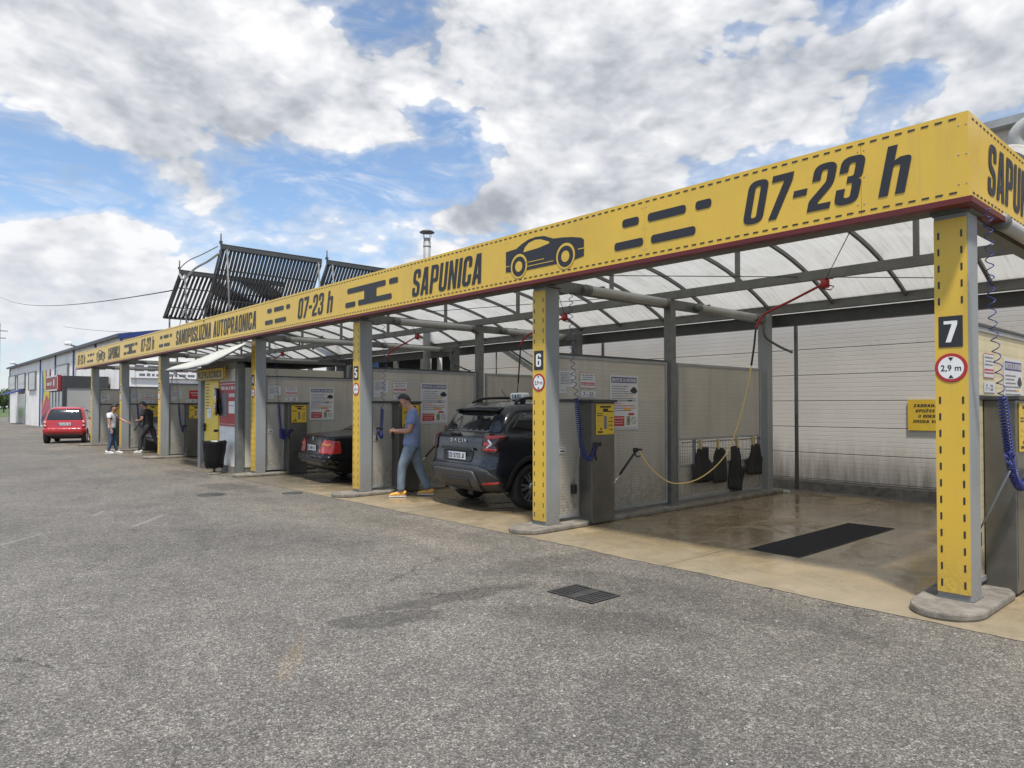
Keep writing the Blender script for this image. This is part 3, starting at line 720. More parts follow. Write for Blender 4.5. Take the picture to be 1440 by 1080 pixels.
# fluorescent lamp tubes under the cross beams
lamp = thing('tube_light', 'grey tubular lamp under the cross beam behind pillar 7, nearest', 'lamp', (XS[6]+.28, 6.6, 3.07), 0, 'tubular lamps under the cross beams')
mb = MB(); mb.tube([(0,.3,0),(0,1.95,0)], .062, 12); mb.build('lamp_tube', 'tube_lamp', lamp)
for a, b in ((.22,.3),(1.95,2.03)): mb = MB(); mb.tube([(0,a,0),(0,b,0)], .07, 12); mb.build('end_cap', 'galvanised', lamp)
for a in (.6,1.6): mb = MB(); mb.box(-.12,-.02,a,a+.04,.0,.09); mb.build('clamp', 'galvanised', lamp)
for i in range(6, -1, -1):
    for k in range(2):
        if i == 6 and k == 0: continue
        dup(lamp, (XS[i]+.28, 6.6+k*2.55, 3.07), 'grey tubular lamp under the cross beam of pillar %d, %s the middle post' % (i+1, 'behind' if k else 'in front of'))
lamp['label'] = 'grey tubular lamp under the cross beam of pillar 7, in front of the middle post'

# payment cabinets
cab = thing('payment_cabinet', '', 'payment machine', (XS[6]+.12, 6.85, 0), 0, SLG)
mb = MB(); mb.bbox(.022, .245, 0, .45, .03, 1.60, .006); mb.build('cabinet_body', 'steel_box', cab)
mb = MB(); mb.bbox(.018, .275, -.02, .475, 1.60, 1.635, .005); mb.build('cabinet_cap', 'dark_steel', cab)
mb = MB(); mb.bbox(.246, .256, .07, .43, 1.175, 1.575, .003); fr = (Vector((.256,0,0)), Vector((0,1,0)), Vector((0,0,1)), Vector((1,0,0)))
mb2 = mb
frect(mb2, .15, 1.528, .36, 1.552, fr, .002, 1); frect(mb2, .205, 1.475, .305, 1.517, fr, .002, 1); frect(mb2, .225, 1.25, .28, 1.42, fr, .002, 2)
rs_ = random.Random(3); scribble(mb2, .09, .205, 1.445, .014, fr, .002, 1, rs_); scribble(mb2, .09, .2, 1.42, .014, fr, .002, 1, rs_); scribble(mb2, .31, .41, 1.47, .018, fr, .002, 1, rs_)
for kz, cm in ((1.395,4),(1.345,3),(1.295,5),(1.24,4)):
    fdisc(mb2, .325, kz, .014, fr, .002, cm, 12); frect(mb2, .35, kz-.006, .395, kz+.008, fr, .002, 1)
fdisc(mb2, .165, 1.25, .016, fr, .002, 1, 12)
for q in ((.1,1.3),(.13,1.36),(.17,1.34),(.19,1.29),(.11,1.345)): frect(mb2, q[0], q[1], q[0]+.02, q[1]+.012, fr, .002, 4 if q[0] > .12 else 5)
frect(mb2, .10, 1.2, .20, 1.222, fr, .002, 1)
mb2.build('control_panel', ['yellow_sign','print_black','print_grey','print_red','print_orange','print_green'], cab)
mb = MB(); mb.box(.246,.2475,.02,.44,.14,1.14); mb.build('door', 'steel_box', cab)
for i in range(7):
    if i == 6: cab['label'] = 'stainless payment cabinet beside pillar 7 at the right edge'
    else: dup(cab, (XS[i]+.12, 6.85, 0), 'stainless payment cabinet with yellow control panel behind pillar %d' % (i+1))

# notices on the partitions
rs_ = random.Random(11)
def local_frame(): return (Vector((0,0,0)), Vector((0,1,0)), Vector((0,0,1)), Vector((1,0,0)))
LF = local_frame()
big = MB(); big.box(-.004, 0, 0, .62, 0, .76); frect(big, .03, .655, .59, .735, LF, .001, 1)
put(big, glyphs('UPUTSTVO ZA UPOTREBU'), .045, .668, .53, .052, LF, .002, 0)
zz = .60
for k in range(11):
    c = 2 if k not in (7, 8) else 3
    a1 = .40 if zz > .5 else (.56 if k not in (7,) else .3)
    scribble(big, .04, a1-.06*(k % 3 == 1), zz, .014, LF, .0012, c, rs_)
    if k == 4: frect(big, .40, zz, .5, zz+.016, LF, .0014, 4)
    if k == 6: frect(big, .38, zz, .49, zz+.018, LF, .0014, 5)
    zz -= .034
fround(big, .3, .268, .46, .305, .012, LF, .0012, 4)
flat(big, [(.45,.53),(.44,.55),(.47,.575),(.5,.6),(.55,.6),(.58,.57),(.6,.55),(.595,.53),(.57,.515),(.5,.512)], LF, .0012, 5)
frect(big, .04, .05, .31, .19, LF, .0012, 3); scribble(big, .06, .29, .155, .014, LF, .002, 0, rs_); scribble(big, .06, .28, .115, .01, LF, .002, 0, rs_); scribble(big, .08, .27, .08, .01, LF, .002, 0, rs_)
frect(big, .36, .06, .44, .19, LF, .0012, 6); frect(big, .375, .10, .425, .16, LF, .002, 2); fdisc(big, .52, .125, .052, LF, .0012, 2, 20); fdisc(big, .52, .125, .042, LF, .002, 0, 20)
flat(big, [(.487,.155),(.494,.162),(.553,.095),(.546,.088)], LF, .003, 2); frect(big, .40, .2, .53, .232, LF, .0012, 3)
frect(big, .0, .415, .62, .418, LF, .0012, 2); frect(big, .05, .02, .57, .026, LF, .0012, 2)
bigm = ['paper','print_blue','print_grey','print_red','print_orange','print_black','print_green']
mid = MB(); mid.box(-.003,0,0,.30,.0,.205); 
for a in ((0,.2,.3,.205),(0,0,.3,.004),(0,0,.004,.205),(.296,0,.3,.205)): frect(mid, *a, LF, .001, 1)
scribble(mid, .03, .27, .165, .016, LF, .001, 2, rs_); scribble(mid, .05, .26, .135, .014, LF, .001, 2, rs_); scribble(mid, .03, .27, .105, .014, LF, .001, 2, rs_); frect(mid, .02, .035, .28, .075, LF, .001, 1); scribble(mid, .03, .27, .045, .018, LF, .002, 0, rs_)
hrs = MB(); hrs.box(-.003,0,0,.30,0,.085); put(hrs, plain('7 - 22'), .05, .02, .2, .05, LF, .001, 1)
sml = MB(); sml.box(-.003,0,0,.29,0,.205)
for k in range(8): scribble(sml, .03, .26-.05*(k == 3), .175-.02*k, .011, LF, .001, 1, rs_)
sml.box(-.003,0,0,.13,-.085,-.002); scribble(sml, .02, .1, -.05, .008, LF, .001, 1, rs_)
stk = MB(); stk.box(-.003,0,0,.12,0,.09); scribble(stk, .015, .1, .06, .008, LF, .001, 1, rs_); frect(stk, .02, .02, .1, .038, LF, .001, 1)
red = MB(); red.box(-.003,0,0,.46,0,.26); scribble(red, .05, .4, .17, .03, LF, .001, 1, rs_); scribble(red, .08, .38, .1, .02, LF, .001, 1, rs_)
def notices(src, ms, name, y, z, lab, cat, grp, idx):
    first = None
    for i in idx:
        p = (XS[i]+.12+.022, y, z)
        if first is None: o = src.build(name, ms, None, p, recalc=False); first = o
        else: o = first.copy(); COL.objects.link(o); o.location = p
        tag(o, lab % (i+1), cat, grp)
notices(big, bigm, 'instruction_poster', 7.47, 1.22, 'large white instruction poster with blue heading on the partition behind pillar %d', 'poster', 'instruction posters', (6,5,4,3))
notices(mid, ['paper','print_red','print_grey'], 'notice', 6.87, 1.79, 'small white notice with red band above the payment cabinet of pillar %d', 'notice', 'red banded notices', (6,5,4,3,1))
notices(hrs, ['paper','print_black'], 'opening_hours_notice', 6.88, 1.665, 'narrow white strip reading 7 - 22 above the payment cabinet of pillar %d', 'notice', 'opening hour strips', (6,5,4,3,2,1))
notices(sml, ['paper','print_grey'], 'text_notice', 6.47, 1.80, 'small text only notice next to pillar %d at eye height', 'notice', 'text only notices', (5,4,3,2,1,0))
notices(stk, ['paper','print_black'], 'sticker', 6.47, .94, 'little white arrow sticker low on the partition next to pillar %d', 'sticker', 'arrow stickers', (5,4,3))
notices(red, ['print_red','paper'], 'red_notice', 6.98, 1.77, 'solid red notice on the partition behind pillar %d', 'notice', None, (2,))

# coiled blue air hoses
def coil(i, pts, lab, name='coiled_air_hose', r=.026):
    x = XS[i]; mb = MB(); top = [(x+a, b, c) for a, b, c in pts[:2]]
    base = Vector((x+pts[0][0], pts[0][1], pts[0][2]))
    P = [Vector((x+a, b, c)) for a, b, c in pts]
    t = thing(name, lab, 'air hose', tuple(base), 0, 'coiled blue air hoses')
    k = len(P)//2
    h = helix([p-base for p in P[:3]], r, .085, 9); mb.tube(h, .0042, 5); mb.build('loose_coil', 'hose_blue', t)
    mb = MB(); h2 = helix([p-base for p in P[2:]], r*1.15, .026, 9); mb.tube(h2, .0065, 5); mb.build('tight_coil', 'hose_blue', t)
    e = P[-1]-base; mb = MB(); mb.bbox(e.x-.02, e.x+.02, e.y-.02, e.y+.09, e.z-.02, e.z+.03, .008); mb.tube([e+Vector((0,-.01,0)), e+Vector((0,-.02,-.12)), e+Vector((.01,-.01,-.2))], .013, 6); mb.build('nozzle', 'black', t)
    return t
coil(5, [(.42,6.4,3.0),(.42,6.42,2.2),(.42,6.5,1.65),(.42,6.56,1.2),(.42,6.65,.93),(.42,6.76,.88),(.42,6.87,1.05)], 'coiled blue air hose hanging in front of the cabinet of pillar 6')
coil(6, [(.40,6.02,3.0),(.40,6.08,2.25),(.40,6.32,1.62),(.40,6.48,1.2),(.40,6.62,1.0),(.40,6.85,.9),(.42,7.1,1.0)], 'coiled blue air hose hanging right of pillar 7 at the picture edge')
coil(4, [(.42,6.5,3.0),(.42,6.52,2.2),(.42,6.48,1.5),(.42,6.46,1.15),(.46,6.44,1.02),(.54,6.36,1.06),(.56,6.30,1.16)], 'coiled blue air hose stretched to the hand of the man in blue')
coil(3, [(.42,6.5,3.0),(.42,6.55,2.2),(.42,6.6,1.6),(.42,6.63,1.2),(.42,6.68,.86),(.42,6.78,.84),(.42,6.86,1.0)], 'coiled blue air hose hanging beside pillar 4')
coil(1, [(.42,6.5,3.0),(.42,6.55,2.2),(.42,6.6,1.6),(.42,6.63,1.2),(.42,6.68,.86),(.42,6.78,.84),(.42,6.86,1.0)], 'coiled dark blue air hose hanging beside pillar 2')
coil(2, [(.42,6.5,3.0),(.42,6.55,2.2),(.42,6.6,1.6),(.42,6.63,1.2),(.42,6.68,.9),(.42,6.72,.8),(.42,6.74,.95)], 'coiled air hose hanging beside pillar 3 left of the kiosk')
# blue cluster of coil and grip at pillar 7
mb = MB(); 
for k in range(9):
    a = k*.7; mb.tube(smooth_path([(0,0,0),(.03*math.cos(a),.05*math.sin(a),.05*math.cos(a*1.7)),(.0,.07*math.cos(a),.07*math.sin(a)),(0,0,0)],4), .005, 5)
o = mb.build('hose_knot', 'hose_blue', None, (XS[6]+.42,6.42,1.14)); tag(o, 'tangled knot of blue hose left of the coil at pillar 7', 'hose knot')
# brush handle / thin lance at pillar 7 and 6
def lance(p0, p1, lab, grip=.16):
    t = thing('foam_brush_handle', lab, 'brush', p1, 0, 'thin brush handles on the partitions'); p0 = Vector(p0); p1 = Vector(p1); d = p0-p1
    mb = MB(); mb.tube([Vector((0,0,0)), d*.5+Vector((0,.01,.0)), d], .008, 6); mb.build('rod', 'galv_light', t)
    mb = MB(); mb.bbox(-.03,.03,-.04,.03,-.09,.03,.012); mb.build('head', 'black', t)
lance((XS[6]+.40,6.50,1.05), (XS[6]+.17,6.52,.52), 'thin grey rod with black end leaning on the partition by pillar 7')
lance((XS[5]+.22,6.78,1.0), (XS[5]+.17,6.72,.50), 'thin grey rod with black end hanging left of the cabinet of pillar 6')

# swivel booms with pressure hose
def boom(i, hose, lab, col='hose_yellow'):
    x = XS[i]; P = Vector((x+2.48, 8.9, 3.11)); t = thing('hose_boom', lab, 'boom', tuple(P), 0, 'red swivel booms on the ceiling')
    mb = MB(); mb.lathe([(.045,-.06),(.055,-.05),(.055,.03),(.03,.055)], 14, 'z'); mb.box(-.09,.09,-.035,.035,.045,.06); mb.tube([(.02,.03,-.02),(.10,.03,-.05),(.06,.03,-.09),(-.05,.02,-.06)], .008, 5); mb.build('swivel', 'boom_red', t)
    end = Vector(hose[0])-P
    mb = MB(); mb.tube(smooth_path([(0,0,0),end*.45+Vector((0,0,.05)),end*.86+Vector((0,0,.10)),end+Vector((.03,0,.03)),end],6), .017, 8); mb.build('boom_arm', 'boom_red', t)
    pts = smooth_path([Vector(p)-P for p in hose], 6); k = 9
    mb = MB(); mb.tube(pts[:k+1], .014, 8); mb.build('hose_sleeve', 'cable_black', t)
    mb = MB(); mb.tube(pts[k:], .0085, 8); mb.build('pressure_hose', col, t)
    mb = MB(); mb.tube([(0,0,.03), (1.0,-1.6,.25)] if i == 5 else [(0,0,.03),(.3,-.5,.4)], .005, 5); mb.build('stay_wire', 'cable_black', t)
HOSE = [(-4.946,8.9,2.63),(-4.972,8.886,2.339),(-5.033,8.839,1.852),(-5.121,8.762,1.365),(-5.26,8.627,.877),(-5.495,8.381,.565),(-5.726,8.131,.486),(-5.89,7.952,.603),(-6.02,7.807,.827),(-6.07,7.79,.93)]
boom(5, HOSE, 'red swivel boom with long yellow hose in the empty bay')
for i, dx in ((4,0),(3,0),(2,.0),(1,0),(0,0)):
    x = XS[i]; h = [(x+1.55,8.7,2.66),(x+1.52,8.7,2.3),(x+1.45,8.66,1.6),(x+1.2,8.5,.9),(x+.7,8.2,.5),(x+.35,7.9,.8),(x+.33,7.7,.93)]
    boom(i, h, ['red swivel boom in the leftmost bay','red swivel boom above the silver car','red swivel boom between pillar 3 and the kiosk','red swivel boom above the black sedan','red swivel boom above the dark SUV taxi'][i], 'cable_black')
# spray guns
gun = thing('spray_gun', 'black pressure washer lance resting in its holder at pillar 6', 'spray lance', (-6.09,7.72,.94), 0, 'pressure washer lances')
mb = MB(); mb.tube([(0,.02,0),(-.01,-.12,-.13),(-.02,-.30,-.30)], .016, 8); mb.bbox(-.02,.02,-.04,.05,-.02,.035,.01); mb.build('lance_grip', 'black', gun)
mb = MB(); mb.tube(smooth_path([(0,.03,.01),(0,.10,.0),(0,.11,-.07),(0,.04,-.09),(0,-.01,-.05)],5), .009, 6); mb.tube([(0,.04,.01),(.0,.14,.01),(.02,.08,0)][:2], .012, 6); mb.build('trigger_guard', 'black', gun)
mb = MB(); mb.tube([(-.02,-.30,-.30),(-.03,-.46,-.46)], .009, 6); mb.build('lance_tip', 'chrome', gun)
dup(gun, (XS[4]+.38, 7.74, .93), 'pressure washer lance at pillar 5 between the man and the SUV')
holder = MB(); holder.box(-.02,.02,-.07,.07,-.11,.13); holder.box(.02,.06,-.05,-.03,-.1,.1); holder.box(.02,.06,.03,.05,-.1,.1)
o = holder.build('lance_holder', 'boom_red', None, (XS[4]+.22, 8.05, 1.05)); tag(o, 'dark red lance holder on the partition left of the SUV', 'holder')
gs = thing('washing_brush', 'tall brush with blue bristles standing beside pillar 4', 'brush', (XS[3]+.36,6.72,.1))
mb = MB(); mb.tube([(0,0,0),(0,.03,1.0)], .012, 6); mb.build('handle', 'galv_light', gs); mb = MB(); mb.bbox(-.05,.05,-.07,.06,.72,.95,.03); mb.build('bristles', 'hose_blue', gs)

# rubber mats drying on the rail behind pillar 6
MATP = [(9.36,9.90,.34,.90,'square'),(9.90,10.36,.31,.88,'narrow'),(10.44,10.98,.12,.88,'longest, lowest hanging'),(10.96,11.5,.36,.90,'rightmost')]
for k, (a, b, z0, z1, w) in enumerate(MATP):
    x = XS[5]+.12+.062; t = thing('rubber_mat', 'black rubber car mat clipped to the rail, %s' % ('leftmost of four', 'second from the left', 'third from the left and hanging lowest', 'rightmost of four')[k], 'car mat', (x,a,z0), 0, 'car mats drying on the rail')
    w_, h_ = b-a, z1-z0
    shp = [[(.0,.03,.03),(w_*.7,0,.05),(w_,.05,.04),(w_*.93,h_*.55,.03),(w_*.82,h_*.66,.02),(w_*.8,h_,.03),(w_*.22,h_*.97,.02),(w_*.16,h_*.62,.03),(.0,h_*.5,.04)],
           [(.02,0,.04),(w_*.86,0,.04),(w_,h_*.55,.05),(w_*.78,h_*.92,.04),(w_*.55,h_,.03),(w_*.3,h_,.03),(w_*.2,h_*.6,.05),(0,h_*.45,.03)],
           [(0,.05,.02),(w_*.72,0,.04),(w_*.98,h_*.5,.03),(w_*.6,h_*.58,.02),(w_*.62,h_*.9,.03),(w_*.5,h_,.02),(w_*.14,h_,.03),(w_*.08,h_*.55,.02)],
           [(.03,.02,.04),(w_*.9,.0,.05),(w_*.97,h_*.52,.03),(w_*.82,h_*.62,.03),(w_*.75,h_,.03),(w_*.2,h_*.97,.03),(w_*.12,h_*.6,.04),(0,h_*.5,.03)]][k]
    bm = bmesh.new(); pl = rnd(shp); f = bm.faces.new([bm.verts.new((0,p,q)) for p, q in pl]); bmesh.ops.triangulate(bm, faces=[f])
    for _ in range(3): bmesh.ops.subdivide_edges(bm, edges=[e for e in bm.edges if e.calc_length() > .07], cuts=1, use_grid_fill=False); bmesh.ops.triangulate(bm, faces=bm.faces[:])
    for v in bm.verts: v.co.x = .018*math.sin(v.co.y*17+k*2)+.012*math.sin(v.co.z*11+k)+.01
    bm.verts.index_update(); me = MB(); me.add([v.co.copy() for v in bm.verts], [[v.index for v in f.verts] for f in bm.faces], 0, True); bm.free()
    o = me.build('mat_sheet', 'rubber', t); so_ = o.modifiers.new('s','SOLIDIFY'); so_.thickness = .01; bake(o)
    mb = MB(); mb.bbox(-.02,.03,w_*.42-.018,w_*.42+.018,h_-.03,h_+.14,.008); mb.build('clip', 'clip_tan', t)
# floor grate inside the bay, yard gully, covers
def grate(x0, x1, y0, y1, nx, ny, name, lab, z=.006, bar=.35, m='dark_steel'):
    cx, cy = (x0+x1)/2, (y0+y1)/2; t = thing(name, lab, 'drain', (cx,cy,0)); mb = MB()
    a, b = x0-cx, x1-cx; c, d = y0-cy, y1-cy
    mb.box(a,b,c,d,.0045,.0055); mb.build('pit', 'black', t)
    mb = MB(); e = .022; z1, z2 = .006, .0105
    mb.box(a-.0,a+e,c,d,z1,z2); mb.box(b-e,b,c,d,z1,z2); mb.box(a+e,b-e,c,c+e,z1,z2); mb.box(a+e,b-e,d-e,d,z1,z2); mb.build('frame', m, t)
    mb = MB(); sx = (b-a-2*e)/nx; sy = (d-c-2*e)/ny
    for i in range(1, nx): mb.box(a+e+i*sx-sx*bar/2, a+e+i*sx+sx*bar/2, c+e, d-e, z1, z2-.001)
    for j in range(1, ny): mb.box(a+e, b-e, c+e+j*sy-sy*bar/2, c+e+j*sy+sy*bar/2, z1, z2-.0015)
    mb.build('bars', m, t); return t
grate(-3.99, -3.42, 6.99, 9.52, 14, 60, 'floor_grate', 'long black mesh grate in the floor of the empty bay', .005, .3, 'rubber')
grate(-8.9, -8.35, 7.9, 9.6, 14, 40, 'floor_grate', 'black floor grate under the SUV taxi', .005, .3, 'rubber')
t = grate(-4.20, -3.71, 4.15, 4.50, 2, 7, 'yard_gully', 'square cast iron gully grate set in the asphalt', .0, .42, 'cast_iron')
t.rotation_euler = (0,0,.0)
for (x, y, w, lab) in ((-12.7,4.3,.23,'round iron manhole cover in the asphalt before the kiosk'), (-11.95,5.45,.18,'small dark manhole cover at the slab edge near pillar 5')):
    mb = MB(); mb.lathe([(w,0.001),(w,.008),(w-.03,.008),(w-.035,.004),(w-.05,.010),(.02,.011)], 28, 'z'); o = mb.build('manhole_cover', 'dark_steel', None, (x,y,0)); tag(o, lab, 'manhole')
# ================================================================== wall behind
mb = MB(); mb.box(-17.05, 9, 13.0, 13.16, .17, 5.85); wl = thing('warehouse_wall', 'large pale warehouse with horizontal insulated panels behind the bays', 'building', (0,13,0))
mb.v = [v-Vector((0,13,0)) for v in mb.v]; mb.build('panel_wall', 'back_wall', wl)
mb = MB(); mb.box(-17.1, 9, .16, 9, .0, 5.8); mb.build('building_body', 'grey_wall', wl)
mb = MB(); mb.box(-17.15, 9.1, -.25, 9, 5.85, 5.97); mb.build('roof_edge', 'galv_light', wl)
mb = MB(); mb.tube(smooth_path([(-2.7,-.35,5.3),(-2.75,-.4,5.62),(-2.3,-.4,5.78),(-.5,-.4,5.8),(.5,-.4,5.8)],6), .12, 12); mb.build('duct', 'tube_lamp', wl)
mb = MB(); mb.box(-2.78,-2.6,.4,.55,5.97,7.0); mb.build('vent_post', 'galv_light', wl)
mb = MB(); mb.box(-17.1, 9, 12.72, 12.995, 0, .16); o = mb.build('wall_kerb', 'concrete_kerb'); tag(o, 'low concrete kerb along the foot of the warehouse wall', 'kerb')
sg = MB(); sg.box(-4.43,-3.35,12.965,12.985,1.14,1.66); fr = FX(12.965)
for k, (tx, w) in enumerate((('ZABRANJENO JE',.62),('SPUŽVE I BRISAČE',.70),('U BOKS ZA PRANJE',.66),('DRUGA VOZILA ČEKATI',.82))):
    put(sg, glyphs(tx, .2), -4.43+(.09,.12,.16,.08)[k], 1.535-.088*k, w, .048, fr, .003, 1, .2)
o = sg.build('prohibition_sign', ['yellow_sign','print_black'], recalc=False); tag(o, 'yellow prohibition sign with black text on the warehouse wall left of pillar 7', 'sign')
mb = MB(); mb.bbox(-.06,.06,-.03,.03,0,.05,.015); o = mb.build('litter', 'sheet_white', None, (-6.1,12.0,.004)); tag(o, 'crumpled white scrap lying at the back of the empty bay', 'litter')

# technical room and pipes behind the middle bays
tr_ = thing('plant_room', 'dark grey plant room with openings behind bays 4 and 5', 'plant room', (-22,12.9,0))
mb = MB(); mb.box(-4.9,4.9,0,3.0,0,2.35); mb.build('lower_wall', 'grey_wall', tr_)
mb = MB(); mb.box(-4.9,4.9,0,3.0,3.25,3.6); mb.build('upper_band', 'galvanised', tr_)
mb = MB()
for k in range(7): mb.box(-4.9+k*1.61,-4.9+k*1.61+.14,-.01,.14,2.35,3.25)
mb.build('mullion', 'galvanised', tr_)
mb = MB(); mb.box(-4.8,4.8,1.2,1.3,2.35,3.25); mb.build('dark_opening', 'dark_band', tr_)
mb = MB(); mb.box(.4,.62,-.1,-.02,2.35,3.2); mb.build('blue_post', 'tile_blue', tr_)
mb = MB(); mb.box(.9,1.4,-.12,-.02,2.45,2.85); mb.build('meter_box', 'sheet_white', tr_)
PG = 'vertical vent pipes behind pillar 5'
for k, (x, y, r, z) in enumerate(((-17.55,12.3,.085,3.35),(-17.05,12.35,.075,3.3))):
    mb = MB(); mb.tube([(0,0,0),(0,0,z)], r, 14)
    for q in (1.0,2.1,3.0): mb.tube([(0,0,q),(0,0,q+.03)], r+.008, 14)
    o = mb.build('vent_pipe', 'tube_lamp', None, (x,y,0)); tag(o, ('left of the two short grey vent pipes behind pillar 5', 'right of the two short grey vent pipes behind pillar 5')[k], 'pipe', PG)
ch = thing('chimney', 'tall steel flue with conical cap rising above the fascia', 'chimney', (-15.85,11.05,0))
mb = MB(); mb.tube([(0,0,0),(0,0,6.05)], .10, 20)
for q in (1.2,2.4,3.6,4.8,5.9): mb.tube([(0,0,q),(0,0,q+.04)], .108, 20)
mb.build('flue_pipe', 'galv_light', ch)
mb = MB(); mb.tube([(0,0,6.05),(0,0,6.14)], .085, 16); [mb.tube([(.09*math.cos(a),.09*math.sin(a),6.05),(.15*math.cos(a),.15*math.sin(a),6.3)], .008, 5) for a in (0,1.57,3.14,4.71)]
mb.build('stays', 'galv_light', ch)
mb = MB(); mb.lathe([(.20,6.29),(.205,6.305),(.16,6.335),(.04,6.37)], 24, 'z'); mb.build('cap', 'dark_steel', ch)
mb = MB(); [mb.tube([(-3.2+k*.35,12.3,3.1),(-1.9+k*.35,12.5,2.2)], .03, 6) for k in (0,)]
st = thing('steel_stair', 'inclined metal stair stringers behind pillar 6', 'stair', (-13.6,12.55,0))
mb = MB(); 
for dy in (0,.16): mb.prism([(-1.3,3.25),(-1.2,3.35),(1.4,2.05),(1.3,1.95)], 'y', dy, dy+.04)
mb.build('stringer', 'galvanised', st)
mb = MB(); mb.tube([(-1.3,.1,3.6),(1.4,.1,2.3)], .02, 6); mb.tube([(-1.2,.1,2.0),(-1.2,.1,3.55)], .02, 6); mb.build('handrail', 'galvanised', st)

# ================================================================== solar collectors above the roof
def collector(x0, z0, x1, z1, y0, y1, lab, tubes, legs=True):
    """manifold (top) at x0,z0, foot rail at x1,z1, running y0..y1"""
    t = thing('solar_collector', lab, 'solar collector', (x0,y0,z0), 0, 'evacuated tube solar collectors')
    L = y1-y0; dx, dz = x1-x0, z1-z0
    mb = MB(); mb.bbox(-.05,.09,0,L,-.06,.09,.02); mb.build('manifold', 'dark_steel', t); mb = MB(); mb.bbox(-.02,.10,0,L,.092,.105,.004); mb.build('manifold_cover', 'galv_light', t)
    mb = MB()
    for k in range(tubes):
        y = .09+(L-.18)*k/(tubes-1); mb.tube([(0,y,-.04),(dx,y,dz)], .045, 8)
    mb.build('tube_row', 'collector_tube', t)
    for f in (.28,.72): 
        mb = MB(); c = Vector((dx*f,0,dz*f-.045)); mb.box(c.x-.03,c.x+.03,.0,L,c.z-.03,c.z); mb.build('cross_rail', 'dark_steel', t)
    mb = MB(); mb.box(dx-.03,dx+.05,0,L,dz-.05,dz+.03); mb.build('foot_rail', 'dark_steel', t)
    for y in (0, L): mb = MB(); mb.tube([(0,y,-.07),(dx,y,dz-.03)], .035, 6); mb.build('side_rail', 'dark_steel', t)
    if legs:
        for y in (.15, L-.15):
            mb = MB(); mb.tube([(0+.12,y,-.05),(.42,y,3.62-z0)], .03, 6); mb.build('leg', 'galvanised', t); mb = MB(); mb.tube([(dx*.9,y,dz*.9-.06),(dx*.9,y,3.5-z0)], .03, 6); mb.build('leg', 'galvanised', t)
    mb = MB(); mb.tube([(.02,.0,.05),(.02,0,.42)], .02, 6); mb.bbox(-.03,.06,-.04,.04,.12,.2,.01); mb.build('air_vent', 'dark_steel', t)
    return t
collector(-21.5, 6.3, -22.9, 4.4, 7.5, 10.75, 'front left rack of black solar tubes above the fascia', 28)
collector(-21.5, 6.3, -22.9, 4.4, 10.95, 15.0, 'rear right rack of black solar tubes running behind the fascia', 34)
collector(-25.45, 6.1, -27.2, 4.75, 7.5, 11.2, 'lower left rack of black solar tubes in front of the clouds', 26)
mb = MB(); mb.tube(smooth_path([(-25.2,7.45,6.0),(-24.6,7.4,5.75),(-23.5,7.4,5.95),(-22.3,7.4,6.0),(-21.5,7.45,6.12)],6), .035, 8); mb.tube(smooth_path([(-25.3,7.45,6.2),(-24.2,7.4,6.3),(-22.8,7.4,6.3),(-21.6,7.45,6.35)],6), .018, 6)
o = mb.build('collector_pipe', 'galv_light'); tag(o, 'bent pipe linking the two left solar racks', 'pipe')

# ================================================================== kiosk
K = thing('change_kiosk', 'small kiosk with yellow door and red and white front between pillars 3 and 4', 'kiosk', (-17.3,6.0,0))
def kb(nm, m, *bs):
    mb = MB(); [mb.box(b[0]+17.3, b[1]+17.3, b[2]-6, b[3]-6, b[4], b[5]) for b in bs]; return mb.build(nm, m, K)
kb('base', 'concrete_kerb', (-18.7,-15.93,6.0,8.62,0,.16))
kb('front_wall', 'white_wall', (-18.42,-16.1,6.06,6.12,.16,2.42))
kb('side_wall', 'cream_wall', (-15.97,-15.92,6.11,8.55,.16,2.42))
kb('left_wall', 'cream_wall', (-18.62,-18.57,6.2,8.55,.16,2.42))
kb('back_wall', 'cream_wall', (-18.6,-15.95,8.55,8.6,.16,2.42))
kb('corner_post', 'column_grey', (-18.64,-18.44,5.97,6.2,0,2.5)); kb('corner_post', 'galvanised', (-16.1,-15.9,5.96,6.11,0,2.5))
kb('top_beam', 'column_grey', (-18.44,-16.1,5.99,6.15,2.42,2.56)); kb('roof', 'galvanised', (-18.66,-15.88,5.93,8.62,2.56,2.62))
dr = kb('door', 'door_yellow_lit', (-18.3,-17.37,6.03,6.057,.2,2.19)); dr['label'] = 'yellow kiosk door covered with small pictograms and stickers'
fr = (Vector((17.3,.03,0)), Vector((1,0,0)), Vector((0,0,1)), Vector((0,-1,0)))
mb = MB(); rs_ = random.Random(5)
for k in range(9): scribble(mb, -18.22, -17.95-.06*(k % 2), 2.08-.075*k, .022, fr, .003, 0, rs_)
for k, z in enumerate((1.98,1.84)): fdisc(mb, -17.62, z, .06, fr, .003, 1, 16); frect(mb, -17.65, z-.03, -17.6, z+.02, fr, .0045, 0)
frect(mb, -17.68, 1.73, -17.52, 1.78, fr, .003, 1); frect(mb, -18.13, 1.25, -17.87, 1.52, fr, .003, 1); scribble(mb, -18.1,-17.9,1.4,.012,fr,.0045,0,rs_)
fdisc(mb, -17.62, 1.55, .085, fr, .003, 2, 20); fdisc(mb, -17.62, 1.55, .065, fr, .0045, 1, 20); flat(mb, [(-17.67,1.59),(-17.66,1.6),(-17.57,1.51),(-17.58,1.5)], fr, .006, 2)
frect(mb, -17.7, 1.3, -17.54, 1.42, fr, .003, 3); mb.build('stickers', ['print_black','white_print','print_red','print_orange'], dr, recalc=False)
mb = MB(); mb.box(-.97,-.93,-.02,.03,.92,1.12); mb.box(-1.02,-.85,-.045,-.03,1.05,1.08); mb.build('handle', 'black', dr)
